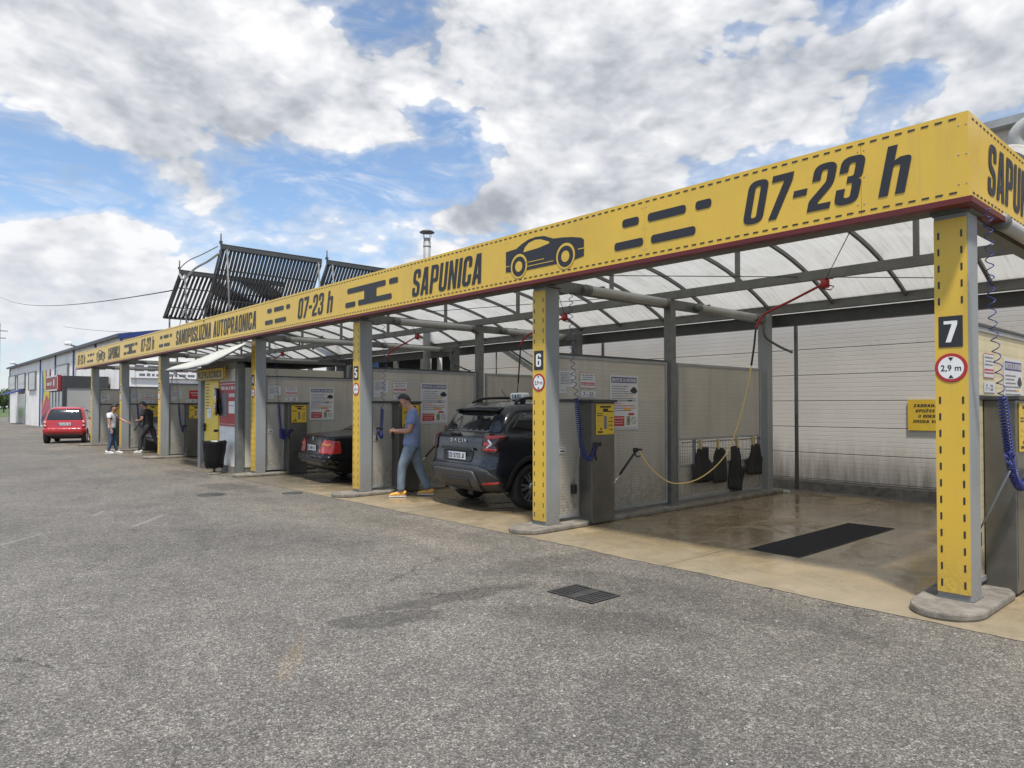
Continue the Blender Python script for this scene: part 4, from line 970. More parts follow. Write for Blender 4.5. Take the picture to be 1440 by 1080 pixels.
rp = kb('red_poster', 'print_red', (-17.3,-16.16,6.04,6.058,1.08,2.12)); fr = (Vector((17.3,.04,0)), Vector((1,0,0)), Vector((0,0,1)), Vector((0,-1,0)))
mb = MB(); frect(mb, -17.25, 2.06, -16.2, 2.085, fr, .003, 0); scribble(mb, -17.2, -16.25, 1.93, .09, fr, .003, 0, random.Random(6))
frect(mb, -17.2, 1.3, -16.82, 1.86, fr, .003, 2); frect(mb, -16.7, 1.38, -16.32, 1.66, fr, .003, 1); scribble(mb, -16.66,-16.36,1.55,.02,fr,.0045,2,random.Random(2)); frect(mb, -16.7,1.76,-16.32,1.84,fr,.003,0); frect(mb, -17.25,1.12,-16.2,1.13,fr,.003,0)
mb.build('lettering', ['paper','white_print','print_grey'], rp, recalc=False)
mb = MB(); mb.bbox(.0,.05,-.1,0,.93,.99,.01); mb.build('coat_hook', 'black', K)
mb = MB(); mb.add([(0,0,0),(.02,-.04,0),(.16,-.03,-.60),(.28,-.02,-.66),(.30,.0,-.60),(.14,.0,-.02),(-.03,-.02,-.5),(.0,-.05,-.62),(.15,-.06,-.66)], [(0,1,2,5),(2,3,4,5),(0,6,7,8),(0,8,2)], 0, True)
o = mb.build('hanging_cloth', 'bag_black', None, (-17.36,6.0,1.98)); so_ = o.modifiers.new('s','SOLIDIFY'); so_.thickness = .02; bake(o); tag(o, 'black cloth hanging between the yellow door and the red poster', 'cloth')
mb = MB(); mb.box(-18.42,-16.55,5.86,5.9,2.17,2.46); fr = FX(5.86)
for a in ((-18.42,2.17,-16.55,2.19),(-18.42,2.44,-16.55,2.46),(-18.42,2.17,-18.39,2.46),(-16.58,2.17,-16.55,2.46)): frect(mb, *a, fr, .002, 1)
put(mb, glyphs('MJENJAČNICA'), -18.3, 2.215, 1.63, .17, fr, .003, 1); o = mb.build('kiosk_sign', ['yellow_sign','print_black'], recalc=False); tag(o, 'yellow MJENJAČNICA sign above the kiosk door', 'sign')
# curved translucent awning over the kiosk
mb = MB(); top = [(-20.96,5.9,2.56),(-19.8,5.92,2.66),(-18.63,5.94,2.74),(-17.35,5.96,2.86),(-16.2,5.98,2.93),(-15.3,6.0,2.96)]
bot = [(-20.9,5.88,2.53),(-19.3,5.38,2.475),(-17.4,5.32,2.44),(-16.2,5.4,2.50),(-15.5,5.5,2.64),(-14.9,5.7,2.86)]
n = 6
for k in range(6):
    for j in range(5):
        u = j/4; p = Vector(top[k]).lerp(Vector(bot[k]), u); p.z += .02*math.sin(PI*u); mb.v.append(p)
for k in range(5):
    for j in range(4): mb.f.append([k*5+j,(k+1)*5+j,(k+1)*5+j+1,k*5+j+1]); mb.m.append(0); mb.sm.append(True)
aw = thing('awning', 'curved off white awning sheet sloping over the kiosk', 'awning', (0,0,0)); o = mb.build('awning_sheet', 'sheet_white', aw); so_ = o.modifiers.new('s','SOLIDIFY'); so_.thickness = .008; bake(o)
mb = MB(); mb.tube([Vector(p)+Vector((0,0,-.02)) for p in bot], .018, 6); mb.tube([(-20.5,5.85,2.5),(-19.5,6.0,2.25)], .012, 5); mb.build('awning_frame', 'galvanised', aw)
# litter bin
B = thing('litter_bin', 'litter bin lined with a black bag on a post before the kiosk', 'bin', (-16.58,5.68,0))
mb = MB(); mb.lathe([(.17,.0),(.17,.03),(.1,.045)], 20, 'z'); mb.tube([(0,0,.04),(0,0,.2)], .03, 8); mb.build('stand', 'concrete_kerb', B)
bm = bmesh.new(); prof = [(.17,.14),(.20,.2),(.215,.35),(.235,.52),(.25,.68),(.26,.74),(.25,.755),(.2,.70),(.19,.6)]; vs = []
rb = random.Random(9); ph = [rb.uniform(0,6) for _ in range(12)]; N = 40
mb = MB()
for q, (r, h) in enumerate(prof):
    for k in range(N):
        a = 2*PI*k/N; rr_ = r*(1+.035*math.sin(a*7+h*9)+.03*math.sin(a*11-h*14+1)+.02*math.sin(a*17+h*30)); mb.v.append(Vector((rr_*math.cos(a), rr_*math.sin(a), h+.012*math.sin(a*5+q))))
for q in range(len(prof)-1):
    for k in range(N): k2 = (k+1)%N; mb.f.append([q*N+k,q*N+k2,(q+1)*N+k2,(q+1)*N+k]); mb.m.append(0); mb.sm.append(True)
mb.f.append(list(range(N))[::-1]); mb.m.append(0); mb.sm.append(True); mb.build('bag', 'bag_black', B)
mb = MB(); mb.bbox(-.1,.09,-.08,.07,.66,.76,.03); mb.bbox(.03,.15,-.02,.1,.65,.74,.02); mb.build('rubbish', 'sheet_white', B)
mb = MB(); mb.box(-.30,-.24,-.05,.05,.52,.6); mb.build('bracket', 'print_orange', B)

# ================================================================== far buildings
W = thing('white_hall', 'long white hall with blue trim and dark roof edge on the left', 'building', (-39.8,9,0))
mb = MB(); mb.prism([(0,0),(0,5.1),(8,6.45),(16,5.1),(16,0)], 'x', -42, 0); mb.build('wall', 'white_wall', W)
mb = MB(); mb.prism([(-.25,5.03),(-.25,5.2),(8,6.6),(8,6.46),(0,5.1)], 'x', -42.3, .25); mb.prism([(16.25,5.03),(16.25,5.2),(8.002,6.6),(8.002,6.46),(16,5.1)], 'x', -42.3, .25); mb.build('roof', 'dark_roof', W)
mb = MB(); mb.prism([(-.2,4.95),(-.2,5.18),(8,6.58),(16.2,5.18),(16.2,4.95),(8,6.28)], 'x', .02, .27); mb.build('gable_trim', 'blue_trim', W)
for x in (-41.9,-24.6,-18.3,-12.0,-5.9,-.12):
    mb = MB(); mb.box(x,x+.28,-.06,.0,0,5.05); mb.build('post_strip', 'dark_roof' if x < -40 else 'blue_trim', W)
for (a, b, c, d) in ((-81.6,-77.4,3.1,4.3),(-75.8,-71.7,3.05,4.3),(-69.6,-66.2,2.88,4.25),(-57.4,-53.2,3.44,4.27)):
    mb = MB(); mb.box(a+39.8,b+39.8,-.09,-.02,c,d); w = mb.build('window', 'window_grey', W)
    mb = MB(); 
    for q in ((a,b,c-.06,c),(a,b,d,d+.06),(a-.06,a,c-.06,d+.06),(b,b+.06,c-.06,d+.06)): mb.box(q[0]+39.8,q[1]+39.8,-.12,-.01,q[2],q[3])
    mb.build('frame', 'galvanised', w)
    mb = MB(); scribble(mb, a+40.1, b+39.5, c+.3, .28, (Vector((0,-.09,0)),Vector((1,0,0)),Vector((0,0,1)),Vector((0,-1,0))), .004, 0, random.Random(int(-a))); mb.build('lettering', 'paper', w, recalc=False)
mb = MB(); mb.box(-35.7,-31.8,-.06,-.005,.05,2.6); mb.build('door', 'window_grey', W)
mb = MB(); mb.prism([(-1.2,2.55),(-1.2,2.62),(0,3.0),(0,2.9)], 'x', -36.6, -32.2); mb.build('door_awning', 'blue_trim', W)
for (x, z) in ((-35.5,5.25),(-10.6,5.3)):
    mb = MB(); mb.bbox(x-.35,x+.1,-.7,-.35,z,z+.2,.05); fl = mb.build('floodlight', 'white_print', W); mb = MB(); mb.tube([(x,-.4,z),(x+.3,.1,z-.15)], .05, 6); mb.build('bracket', 'dark_band', fl)
mb = MB(); mb.tube(smooth_path([(-3,4,5.9),(-2,4,6.9),(-.5,4,7.0),(.0,4,6.2)],5), .02, 5); mb.tube(smooth_path([(-4.5,4,5.8),(-3.4,4,7.1),(-2,4,6.8)],5), .02, 5); mb.build('roof_cable', 'cable_black', W)
mu = thing('mural_banner', 'tall colourful mural banner on the white hall', 'banner', (-61.4,8.9,0))
mb = MB(); fr = (Vector((0,0,0)),Vector((1,0,0)),Vector((0,0,1)),Vector((0,-1,0)))
mb.box(-1.65,1.65,0,.05,.12,4.2); flat(mb, [(-1.65,4.2),(.4,4.2),(.2,3.2),(-.6,2.2),(-1.65,1.9)], fr, .004, 1); flat(mb, [(-1.0,4.2),(0,4.2),(.6,3.0),(1.65,2.6),(1.65,2.0),(.5,2.4),(-1.1,1.3),(-.4,2.7)], fr, .008, 2); flat(mb, [(.5,4.2),(1.65,4.2),(1.65,2.9),(.9,3.2)], fr, .006, 3)
flat(mb, [(-1.65,.12),(1.65,.12),(1.65,.7),(.3,1.1),(-1.65,.6)], fr, .006, 3)
mb.build('banner_sheet', ['mural_pink','mural_blue','mural_yellow','window_grey'], mu, recalc=False)
E2 = thing('entrance_annex', 'low grey annex with dark band and red sign before the white hall', 'building', (-42,6.9,0))
mb = MB(); mb.box(-4.0,0,0,2.0,0,2.5); mb.build('wall', 'grey_wall', E2)
mb = MB(); mb.box(-4.05,.05,-.05,2.0,2.5,3.1); mb.build('roof_band', 'dark_band', E2)
mb = MB(); mb.box(-4.1,-.4,-.22,-.06,2.35,3.15); rsn = mb.build('red_sign', 'sign_red', E2)
mb = MB(); fr = (Vector((0,-.22,0)),Vector((1,0,0)),Vector((0,0,1)),Vector((0,-1,0)))
for a in ((-4.1,2.35,-.4,2.43),(-4.1,3.07,-.4,3.15),(-4.1,2.35,-3.95,3.15),(-.55,2.35,-.4,3.15)): frect(mb, *a, fr, .004, 0)
fdisc(mb, -1.5, 2.78, .2, fr, .004, 0, 16); scribble(mb, -3.6,-2.2,2.65,.2,fr,.004,0,random.Random(4)); mb.build('lettering', 'paper', rsn, recalc=False)
for x in (-3.6,-2.7,-1.8,-.9): mb = MB(); mb.box(x,x+.62,-.06,-.01,.2,2.3); mb.build('window', 'window_grey', E2)
mb = MB(); mb.box(-.16,0.04,-.07,.1,0,2.5); mb.build('corner_post', 'dark_band', E2)
mb = MB(); mb.box(.01,.05,.6,1.95,3.35,3.95); fr = (Vector((.05,0,0)),Vector((0,1,0)),Vector((0,0,1)),Vector((1,0,0)))
mb.v = []; mb.f = []; mb.m = []; mb.sm = []
sg2 = MB(); sg2.box(-39.75,-39.68,9.4,13.2,3.0,3.9); fr = FY(-39.68); scribble(sg2, 9.6,13.0,3.35,.32,fr,.006,1,random.Random(8)); scribble(sg2, 9.8,12.6,3.1,.15,fr,.006,2,random.Random(9))
o = sg2.build('wall_sign', ['white_print','print_grey','print_grey'], recalc=False); tag(o, 'white sign with grey lettering on the gable of the white hall', 'sign')

# power lines, distant poles and trees
def wire(p, q, sag, lab, r=.014):
    p, q = Vector(p), Vector(q); pts = [p.lerp(q, k/24)-Vector((0,0,sag*4*(k/24)*(1-k/24))) for k in range(25)]
    mb = MB(); mb.tube(pts, r, 5); o = mb.build('overhead_cable', 'cable_black'); tag(o, lab, 'cable')
wire((-25.6,7.5,5.55), (-130,13,17.95), .9, 'dark overhead cable running left from the solar racks', .022)
wire((-60,30,9.2), (-160,26,17.0), 1.0, 'thin overhead cable low over the white hall', .03)
def tree(x, y, h, r, lab, seed, m='leaf_a', n=1500):
    rs = random.Random(seed); t = thing('broadleaf_tree', lab, 'tree', (x,y,-.05), 0, 'distant trees beyond the white hall')
    mb = MB(); mb.tube([(0,0,0),(.1,0,h*.35),(0,.1,h*.7)], .2, 8, radii=[.03*h,.022*h,.008*h])
    for k in range(5): a = k*1.3; mb.tube([(0,0,h*(.3+.06*k)),(r*.5*math.cos(a),r*.5*math.sin(a),h*(.55+.05*k))], .05, 5, radii=[.012*h,.004*h])
    mb.build('trunk', 'bark', t)
    cl = [(rs.uniform(-.6,.6)*r, rs.uniform(-.6,.6)*r, h*rs.uniform(.42,.85), r*rs.uniform(.3,.5)) for _ in range(12)]; mb = MB()
    for _ in range(n):
        c = rs.choice(cl); u = Vector((rs.gauss(0,1),rs.gauss(0,1),rs.gauss(0,1))).normalized()*c[3]*rs.uniform(.6,1.08); p = Vector(c[:3])+u
        s2 = .045*r*rs.uniform(.7,1.6); a = Vector((rs.gauss(0,1),rs.gauss(0,1),rs.gauss(0,1))).normalized()*s2; b = a.cross(u).normalized()*s2
        mb.add([p-a,p-b*.7,p+a,p+b*.7], [(0,1,2,3)])
    mb.build('crown', m, t, recalc=False)
places = [(-215,22.5,5.0,4.2,'leaf_a'),(-222,17.5,4.6,3.8,'leaf_b'),(-232,27,5.6,4.8,'leaf_b'),(-205,12,4.0,3.6,'leaf_b'),(-240,5,5.5,4.6,'leaf_a'),(-250,-6,5.6,4.8,'leaf_b')]
for k, (x, y, h, r, m) in enumerate(places):
    tree(x, y, h, r, ('pale green tree just past the end of the white hall','small dark tree at the left picture edge','dark tree behind the others by the white hall','low bush like tree at the far left','pale tree at the left edge beyond the yard','furthest left dark tree beyond the yard')[k], k+1, m)
po = thing('utility_pole', 'slim grey pole beyond the white hall at the left edge', 'pole', (-120,11.9,0))
mb = MB(); mb.tube([(0,0,0),(0,0,13)], .16, 8); mb.build('mast', 'galvanised', po); mb = MB(); mb.tube([(0,-1,12),(0,1,12)], .06, 6); mb.tube([(0,-.8,11),(0,.8,11)], .06, 6); mb.build('cross_arm', 'galvanised', po)
# ================================================================== vehicles
def outline(yr, yf, w, rr_, rf, bow=.05):
    """closed plan outline (half then mirrored), rear at yr"""
    P = []
    for k in range(4): x = (w-rr_)*k/4; P.append((x, yr-bow*(1-(x/w)**2)+bow))
    for k in range(6): a = PI/2*k/5; P.append((w-rr_+rr_*math.sin(a), yr+rr_-rr_*math.cos(a)+bow*.25*(1-k/5)))
    for k in range(1, 9): t = k/9; P.append((w, yr+rr_+(yf-rf-yr-rr_)*t))
    for k in range(6): a = PI/2*k/5; P.append((w-rf*1.0*(1-math.cos(a)), yf-rf+rf*math.sin(a)-bow*.6*(k/5)*0))
    for k in range(3, -1, -1): x = (w-rf)*k/4; P.append((x, yf+bow*(1-(x/w)**2)*.8))
    return P
def body(slices, name, m, parent, arches=(), sub=2, bow=.05):
    vs = []; fs = []; rows = []
    for z, yr, yf, w, r1, r2 in slices:
        h = outline(yr, yf, w, r1, r2, bow); full = h+[(-x, y) for x, y in h[1:-1][::-1]]
        rows.append(len(full)); vs += [(x, y, z) for x, y in full]
    n = rows[0]
    for i in range(len(slices)-1):
        for k in range(n): k2 = (k+1) % n; fs.append((i*n+k, i*n+k2, (i+1)*n+k2, (i+1)*n+k))
    half = n//2
    for base, flip in ((0, True), ((len(slices)-1)*n, False)):      # caps as quad strips
        for k in range(half):
            a, b = base+k, base+k+1; c, d = base+(n-k-1) % n, base+(n-k) % n
            if k == 0: f = (a, b, c)
            elif k == half-1: f = (a, b, d)
            else: f = (a, b, c, d)
            fs.append(f[::-1] if flip else f)
    mb = MB(); mb.add(vs, fs, 0, True); o = mb.build(name, m, parent)
    s2 = o.modifiers.new('s', 'SUBSURF'); s2.levels = sub; s2.render_levels = sub; bake(o)
    bmm = bmesh.new(); bmm.from_mesh(o.data); bvh = BVHTree.FromBMesh(bmm); bmm.free()
    cutters = []
    for (y, z, r, w0, w1) in arches:
        for sd in (-1, 1):
            cb = MB(); cb.lathe([(r, sd*w0), (r, sd*w1)], 40, 'x', 0, Matrix.Translation((0,y,z)), False); c = cb.build('cut', 'black'); c.parent = parent
            b = o.modifiers.new('b', 'BOOLEAN'); b.object = c; b.operation = 'DIFFERENCE'; b.solver = 'EXACT'; cutters.append(c)
    if cutters:
        bpy.context.view_layer.update(); bake(o)
        for c in cutters: bpy.data.objects.remove(c)
        # keep flat cut faces crisp
        for p in o.data.polygons: p.use_smooth = True
        try: o.data.set_sharp_from_angle(angle=R(38))
        except Exception: pass
    o.data.materials.clear(); o.data.materials.append(MATS[m])
    return o, bvh
def patch(bvh, poly, view, name, m, parent, off=.004, thick=.006, res=.06, rad=True):
    """a panel drawn in side/rear/top view laid onto the body surface"""
    pl = rnd(poly); bm = bmesh.new(); f = bm.faces.new([bm.verts.new((p[0], p[1], 0)) for p in pl]); bmesh.ops.triangulate(bm, faces=[f])
    for _ in range(6):
        e = [e for e in bm.edges if e.calc_length() > res]
        if not e: break
        bmesh.ops.subdivide_edges(bm, edges=e, cuts=1); bmesh.ops.triangulate(bm, faces=[f for f in bm.faces if len(f.verts) > 3])
    for v in bm.verts:
        a, b = v.co.x, v.co.y
        if view == 'rear': o_, d = Vector((a,-3,b)), Vector((0,1,0))
        elif view == 'front': o_, d = Vector((a,9,b)), Vector((0,-1,0))
        elif view == 'right': o_, d = Vector((3,a,b)), Vector((-1,0,0))
        elif view == 'left': o_, d = Vector((-3,a,b)), Vector((1,0,0))
        else: o_, d = Vector((a,b,4)), Vector((0,0,-1))
        loc_, nrm, _, _ = bvh.ray_cast(o_, d)
        if loc_ is None: loc_, nrm, _, _ = bvh.find_nearest(o_+d*2.3)
        v.co = loc_+(nrm if nrm.dot(d) < 0 else -nrm)*off
    bm.verts.index_update(); mb = MB(); mb.add([v.co.copy() for v in bm.verts], [[v.index for v in f.verts] for f in bm.faces], 0, True); bm.free()
    o = mb.build(name, m, parent, recalc=False)
    if thick: so = o.modifiers.new('s', 'SOLIDIFY'); so.thickness = thick; so.offset = 0; bake(o)
    return o
def mirror(poly): return [(-p[0],)+tuple(p[1:]) for p in poly]
def wheel(parent, x, y, r, w, spokes=5, m='alloy', steer=0):
    sd = 1 if x > 0 else -1; t = MB(); k = sd
    t.lathe([(r*.62,-w/2),(r*.93,-w/2),(r*.985,-w*.36),(r,-w*.2),(r,w*.2),(r*.985,w*.36),(r*.93,w/2),(r*.66,w/2),(r*.64,w*.3)], 40, 'x')
    ty = t.build('tyre', 'tyre', None); ty.location = (0,0,0)
    e = bpy.data.objects.new('wheel', bpy.data.meshes.new('wheel')); 
    mb = MB(); mb.lathe([(r*.63,-w*.30),(r*.66,w*.46),(r*.62,w*.47),(r*.60,w*.2),(r*.05,w*.14)] if False else [(r*.655,w*.44),(r*.62,w*.455),(r*.60,w*.25),(r*.58,-w*.1)], 40, 'x', 0, caps=False)
    for q in range(spokes):
        a0 = 2*PI*q/spokes; 
        for da in (-.17, .17):
            a = a0+da; c, s_2 = math.cos(a), math.sin(a); tx = Vector((0,-s_2,c)); rd = Vector((0,c,s_2)); hw = r*.05
            p0, p1 = rd*r*.10+Vector((w*.40,0,0)), rd*r*.62+Vector((w*.43,0,0))
            mb.add([p0-tx*hw,p0+tx*hw,p1+tx*hw*.9,p1-tx*hw*.9]+[q_-Vector((w*.12,0,0)) for q_ in (p0-tx*hw,p0+tx*hw,p1+tx*hw*.9,p1-tx*hw*.9)], [(0,1,2,3),(7,6,5,4),(0,4,5,1),(1,5,6,2),(2,6,7,3),(3,7,4,0)])
    mb.lathe([(r*.17,w*.25),(r*.17,w*.43),(r*.12,w*.46),(0.001,w*.46)], 16, 'x', 0)
    mb.lathe([(r*.60,w*.0),(r*.59,w*.02)], 32, 'x', 1)
    o = mb.build('wheel', [m,'black'], parent); o.location = (x,y,r); ty.parent = o
    if sd < 0: o.rotation_euler = (0,0,PI)
    return o
def plate(parent, bvh, z, txt, y_hint, w=.52, h=.11, x=0):
    # flat plate in front of the surface
    hits = [bvh.ray_cast(Vector((x+a,-3,z+b)), Vector((0,1,0)))[0] for a in (-w/2,0,w/2) for b in (-h/2,h/2)]
    y = min(p.y for p in hits if p is not None)-.012
    mb = MB(); mb.bbox(x-w/2,x+w/2,y-.004,y+.006,z-h/2,z+h/2,.003); fr = FX(y-.004); frect(mb, x-w/2, z-h/2+.004, x-w/2+.045, z+h/2-.004, fr, .0015, 1)
    put(mb, glyphs(txt), x-w/2+.06, z-.036, w-.08, .072, fr, .0015, 2)
    return mb.build('number_plate', ['plate_white','print_blue','print_black'], parent, recalc=False)

# ---- dark SUV taxi -------------------------------------------------
def make_suv(loc, rz):
    c = thing('suv_taxi', 'wet dark navy SUV with a white TAXI roof sign parked in a wash bay', 'car', loc, rz)
    SL = [(.27,.34,4.05,.74,.2,.3),(.30,.22,4.16,.82,.24,.36),(.40,.07,4.28,.885,.27,.42),(.56,.0,4.33,.905,.28,.45),(.655,.0,4.34,.91,.28,.45),(.685,.035,4.33,.905,.26,.45),(.78,.07,4.32,.90,.26,.45),(.90,.075,4.30,.905,.25,.45),(1.0,.085,4.22,.905,.25,.45),
          (1.06,.10,4.05,.89,.25,.45),(1.10,.13,3.7,.87,.25,.4),(1.125,.17,3.25,.85,.25,.35),(1.16,.21,3.10,.835,.24,.33),(1.30,.30,2.88,.80,.23,.32),(1.45,.41,2.62,.745,.22,.32),(1.53,.49,2.42,.705,.22,.32),(1.585,.60,2.2,.65,.22,.3),(1.615,.80,2.0,.52,.2,.3),(1.625,1.1,1.8,.3,.15,.2)]
    R1, R2 = .83, 3.50; wr = .345
    o, bvh = body(SL, 'body', 'paint_navy', c, ((R1,wr,.405,.60,1.2),(R2,wr,.405,.60,1.2)))
    P = lambda poly, view, nm, m, **k: patch(bvh, poly, view, nm, m, c, **k)
    # glass
    P([(-.66,1.155,.06),(.66,1.155,.06),(.56,1.475,.08),(-.56,1.475,.08)], 'rear', 'rear_window', 'glass_dark')
    for v in ('right','left'):
        P([(.98,1.17,.05),(1.62,1.15,.02),(1.62,1.49,.02),(1.18,1.485,.09)], v, 'side_window', 'glass_dark')
        P([(1.68,1.15,.02),(2.66,1.15,.05),(2.32,1.47,.08),(1.68,1.49,.02)], v, 'side_window', 'glass_dark')
        P([(.50,1.22,.05),(.86,1.175,.04),(1.0,1.42,.06),(.72,1.44,.06)], v, 'quarter_window', 'glass_dark')
        P([(1.25,.28),(3.08,.28),(3.05,.50,.04),(1.28,.50,.04)], v, 'sill_cladding', 'cladding', off=.01, thick=.02)
        # flared arch cladding
        for yc in (R1, R2):
            mb = MB(); a0, a1 = (R(-18), R(198)); N = 26; sd = 1 if v == 'right' else -1
            for k in range(N+1):
                a = a0+(a1-a0)*k/N
                for rr_ in (.40,.475):
                    y, z = yc+rr_*math.cos(a), wr+rr_*math.sin(a); hit = bvh.ray_cast(Vector((sd*3,y,z)), Vector((-sd,0,0)))[0]
                    x = hit.x if hit is not None else sd*.86
                    mb.v.append(Vector((x+sd*.022 if rr_ < .45 else x+sd*.010, y, z)))
                mb.v.append(Vector((sd*.72, yc+.40*math.cos(a), wr+.40*math.sin(a))))
            for k in range(N):
                b = k*3; mb.f += [[b,b+1,b+4,b+3],[b,b+3,b+5,b+2]]; mb.m += [0,0]; mb.sm += [True,True]
            mb.build('wheel_arch', 'cladding', c)
        P([(1.64,.52),(1.648,.52),(1.648,1.14),(1.64,1.14)], v, 'door_gap', 'black', off=.002, thick=0)
        P([(1.38,.98,.01),(1.56,.98,.01),(1.56,1.01,.01),(1.38,1.01,.01)], v, 'door_handle', 'paint_navy', off=.018, thick=.03)
    P([(-.72,1.17,.05),(.72,1.17,.05),(.62,1.50,.05),(-.62,1.50,.05)], 'front', 'windscreen', 'glass_dark')
    # tail lamps
    for s_2 in (1, -1):
        q = [(.60,.86,.03),(.86,.84,.05),(.90,.94,.03),(.885,1.075,.04),(.66,1.075,.03),(.63,.98,.02)]
        f = (lambda p: p) if s_2 == 1 else mirror
        l = P(f([(.65,.875,.04),(.875,.865,.05),(.89,.98,.03),(.875,1.115,.04),(.67,1.12,.04),(.65,1.0,.03)]), 'rear', 'tail_lamp', 'lamp_dark', off=.012, thick=.02)
        for rp in ([(.70,1.06,.01),(.72,1.10,.01),(.87,1.095,.01),(.87,1.065,.01),(.78,1.05,.01)],[(.69,.895,.01),(.86,.885,.01),(.87,.915,.01),(.78,.93,.01),(.70,.925,.01)],[(.69,.97),(.76,.955),(.78,.98),(.76,1.015),(.69,1.0)]):
            a = P(f(rp), 'rear', 'lamp_red_band', 'lamp_red', off=.024, thick=.006, res=.04); a.parent = l
        a = P(f([(.745,.935,.005),(.76,.925,.005),(.815,.975,.005),(.815,1.0,.005),(.76,1.05,.005),(.745,1.04,.005),(.79,.988,.005)]), 'rear', 'lamp_chevron', 'lamp_clear', off=.030, thick=.006, res=.04); a.parent = l
        a = P(f([(.83,.975),(.885,.92),(.89,.945),(.85,.988),(.888,1.035),(.88,1.055)]), 'rear', 'lamp_bar', 'black', off=.026, thick=.006, res=.04); a.parent = l
        P(f([(.66,.405,.01),(.86,.42,.01),(.87,.455,.01),(.67,.44,.01)]), 'rear', 'reflector', 'lamp_red', off=.018, thick=.015)
    # bumper skid plate, cladding, plate recess
    P([(-.82,.30,.05),(.82,.30,.05),(.885,.50,.05),(.80,.62,.05),(.62,.655,.05),(-.62,.655,.05),(-.80,.62,.05),(-.885,.50,.05)], 'rear', 'bumper_cladding', 'cladding', off=.012, thick=.02)
    P([(-.52,.31,.03),(.52,.31,.03),(.62,.42,.05),(.56,.60,.06),(-.56,.60,.06),(-.62,.42,.05)], 'rear', 'skid_plate', 'grey_plastic', off=.035, thick=.03)
    P([(-.36,.36,.03),(.36,.36,.03),(.42,.50,.05),(-.42,.50,.05)], 'rear', 'skid_recess', 'cladding', off=.055, thick=.01)
    P([(-.40,.715,.03),(.40,.715,.03),(.44,.875,.04),(-.44,.875,.04)], 'rear', 'plate_recess', 'cladding', off=.004, thick=.008)
    P([(-.46,.885,.01),(.46,.885,.01),(.43,.925,.02),(-.43,.925,.02)], 'rear', 'tailgate_trim', 'cladding', off=.03, thick=.03)
    P([(-.92,.672),(.92,.672),(.92,.682),(-.92,.682)], 'rear', 'tailgate_gap', 'black', off=.003, thick=0)
    P([(-.34,1.095,.02),(-.0,1.095,.02),(-.0,1.112,.01),(-.34,1.112,.01)], 'rear', 'wiper', 'black', off=.02, thick=.02)
    plate(c, bvh, .795, 'ZG 9723 JF', 0)
    mb = MB(); hy = bvh.ray_cast(Vector((0,-3,1.02)), Vector((0,1,0)))[0].y-.014; fr = FX(hy)
    # badge lettering: five spaced characters
    for k, lp in enumerate(([[(0,0),(.6,0),(.9,.3),(.9,.7),(.6,1),(0,1),(0,.78),(.5,.78),(.66,.64),(.66,.36),(.5,.22),(0,.22)]], [[(0,0),(.4,1),(.62,1),(1.0,0),(.74,0),(.5,.66),(.26,0)]], [[(.9,0),(.25,0),(0,.25),(0,.75),(.25,1),(.9,1),(.9,.78),(.35,.78),(.24,.66),(.24,.34),(.35,.22),(.9,.22)]], [[(0,0),(.26,0),(.26,1),(0,1)]], [[(0,0),(.4,1),(.62,1),(1.0,0),(.74,0),(.5,.66),(.26,0)]])):
        v, f = outline_mesh('b', lp); ox = (-.24,-.13,-.01,.105,.15)[k]; mb.add([fr[0]+Vector((ox+p.x*.085, 0, .995+p.y*.052)) for p in v], f)
    o2 = mb.build('badge_lettering', 'white_print', c, recalc=False); so = o2.modifiers.new('s','SOLIDIFY'); so.thickness = .006; bake(o2)
    # spoiler
    mb = MB(); N = 12
    for k in range(N+1):
        x = -.60+1.2*k/N; e = (abs(x)/.6)**3; mb.v += [Vector((x,.33+.07*e,1.50-.015*e)),Vector((x,.34+.07*e,1.475-.02*e)),Vector((x,.60,1.52-.03*e)),Vector((x,.68,1.607-.05*e))]
    for k in range(N):
        b = k*4
        for a, d in ((0,1),(1,2),(2,3),(3,0)): mb.f.append([b+a,b+d,b+4+d,b+4+a]); mb.m.append(0); mb.sm.append(True)
    mb.f += [[0,1,2,3],[N*4+3,N*4+2,N*4+1,N*4]]; mb.m += [0,0]; mb.sm += [False,False]; mb.build('spoiler', 'paint_black', c)
    for sd in (-1, 1):
        mb = MB(); mb.tube(smooth_path([(sd*.60,.72,1.59),(sd*.60,.86,1.655),(sd*.60,1.2,1.68),(sd*.59,1.9,1.68),(sd*.58,2.35,1.63),(sd*.57,2.5,1.58)],5), .022, 8); [mb.box(sd*.6-.02,sd*.6+.02,y,y+.08,1.55,1.66) for y in (.82,1.55,2.25)]; mb.build('roof_rail', 'black', c)
        mb = MB(); mb.bbox(sd*.90-.08+sd*.08,sd*.90+.08+sd*.08,2.35,2.47,1.08,1.24,.035); mb.box(sd*.83,sd*.93,2.40,2.45,1.07,1.12); mb.build('wing_mirror', 'paint_black', c)
    tx = MB(); tx.bbox(-.25,.13,1.22,1.36,1.645,1.76,.03); tx.box(-.16,.04,1.24,1.34,1.615,1.65,2); fr = FX(1.22); put(tx, glyphs('TAXI'), -.18, 1.67, .24, .062, fr, .002, 1)
    tx.build('taxi_sign', ['white_print','print_black','black'], c, recalc=False)
    mb = MB(); mb.tube([(.12,.95,1.61),(.12,.80,1.80)], .005, 5); mb.build('aerial', 'black', c)
    mb = MB(); mb.tube([(-.25,.10,.27),(-.25,.35,.27)], .03, 8); mb.build('exhaust', 'galvanised', c)
    mb = MB(); mb.box(-.55,.55,.4,3.9,.24,.30); mb.box(-.07,.07,.3,1.2,.18,.3); mb.tube([(-.62,R1,wr),(.62,R1,wr)], .05, 8); mb.build('underbody', 'black', c)
    for sd in (-1, 1):
        for y in (R1, R2): wheel(c, sd*.795, y, wr, .225, 6)
    return c
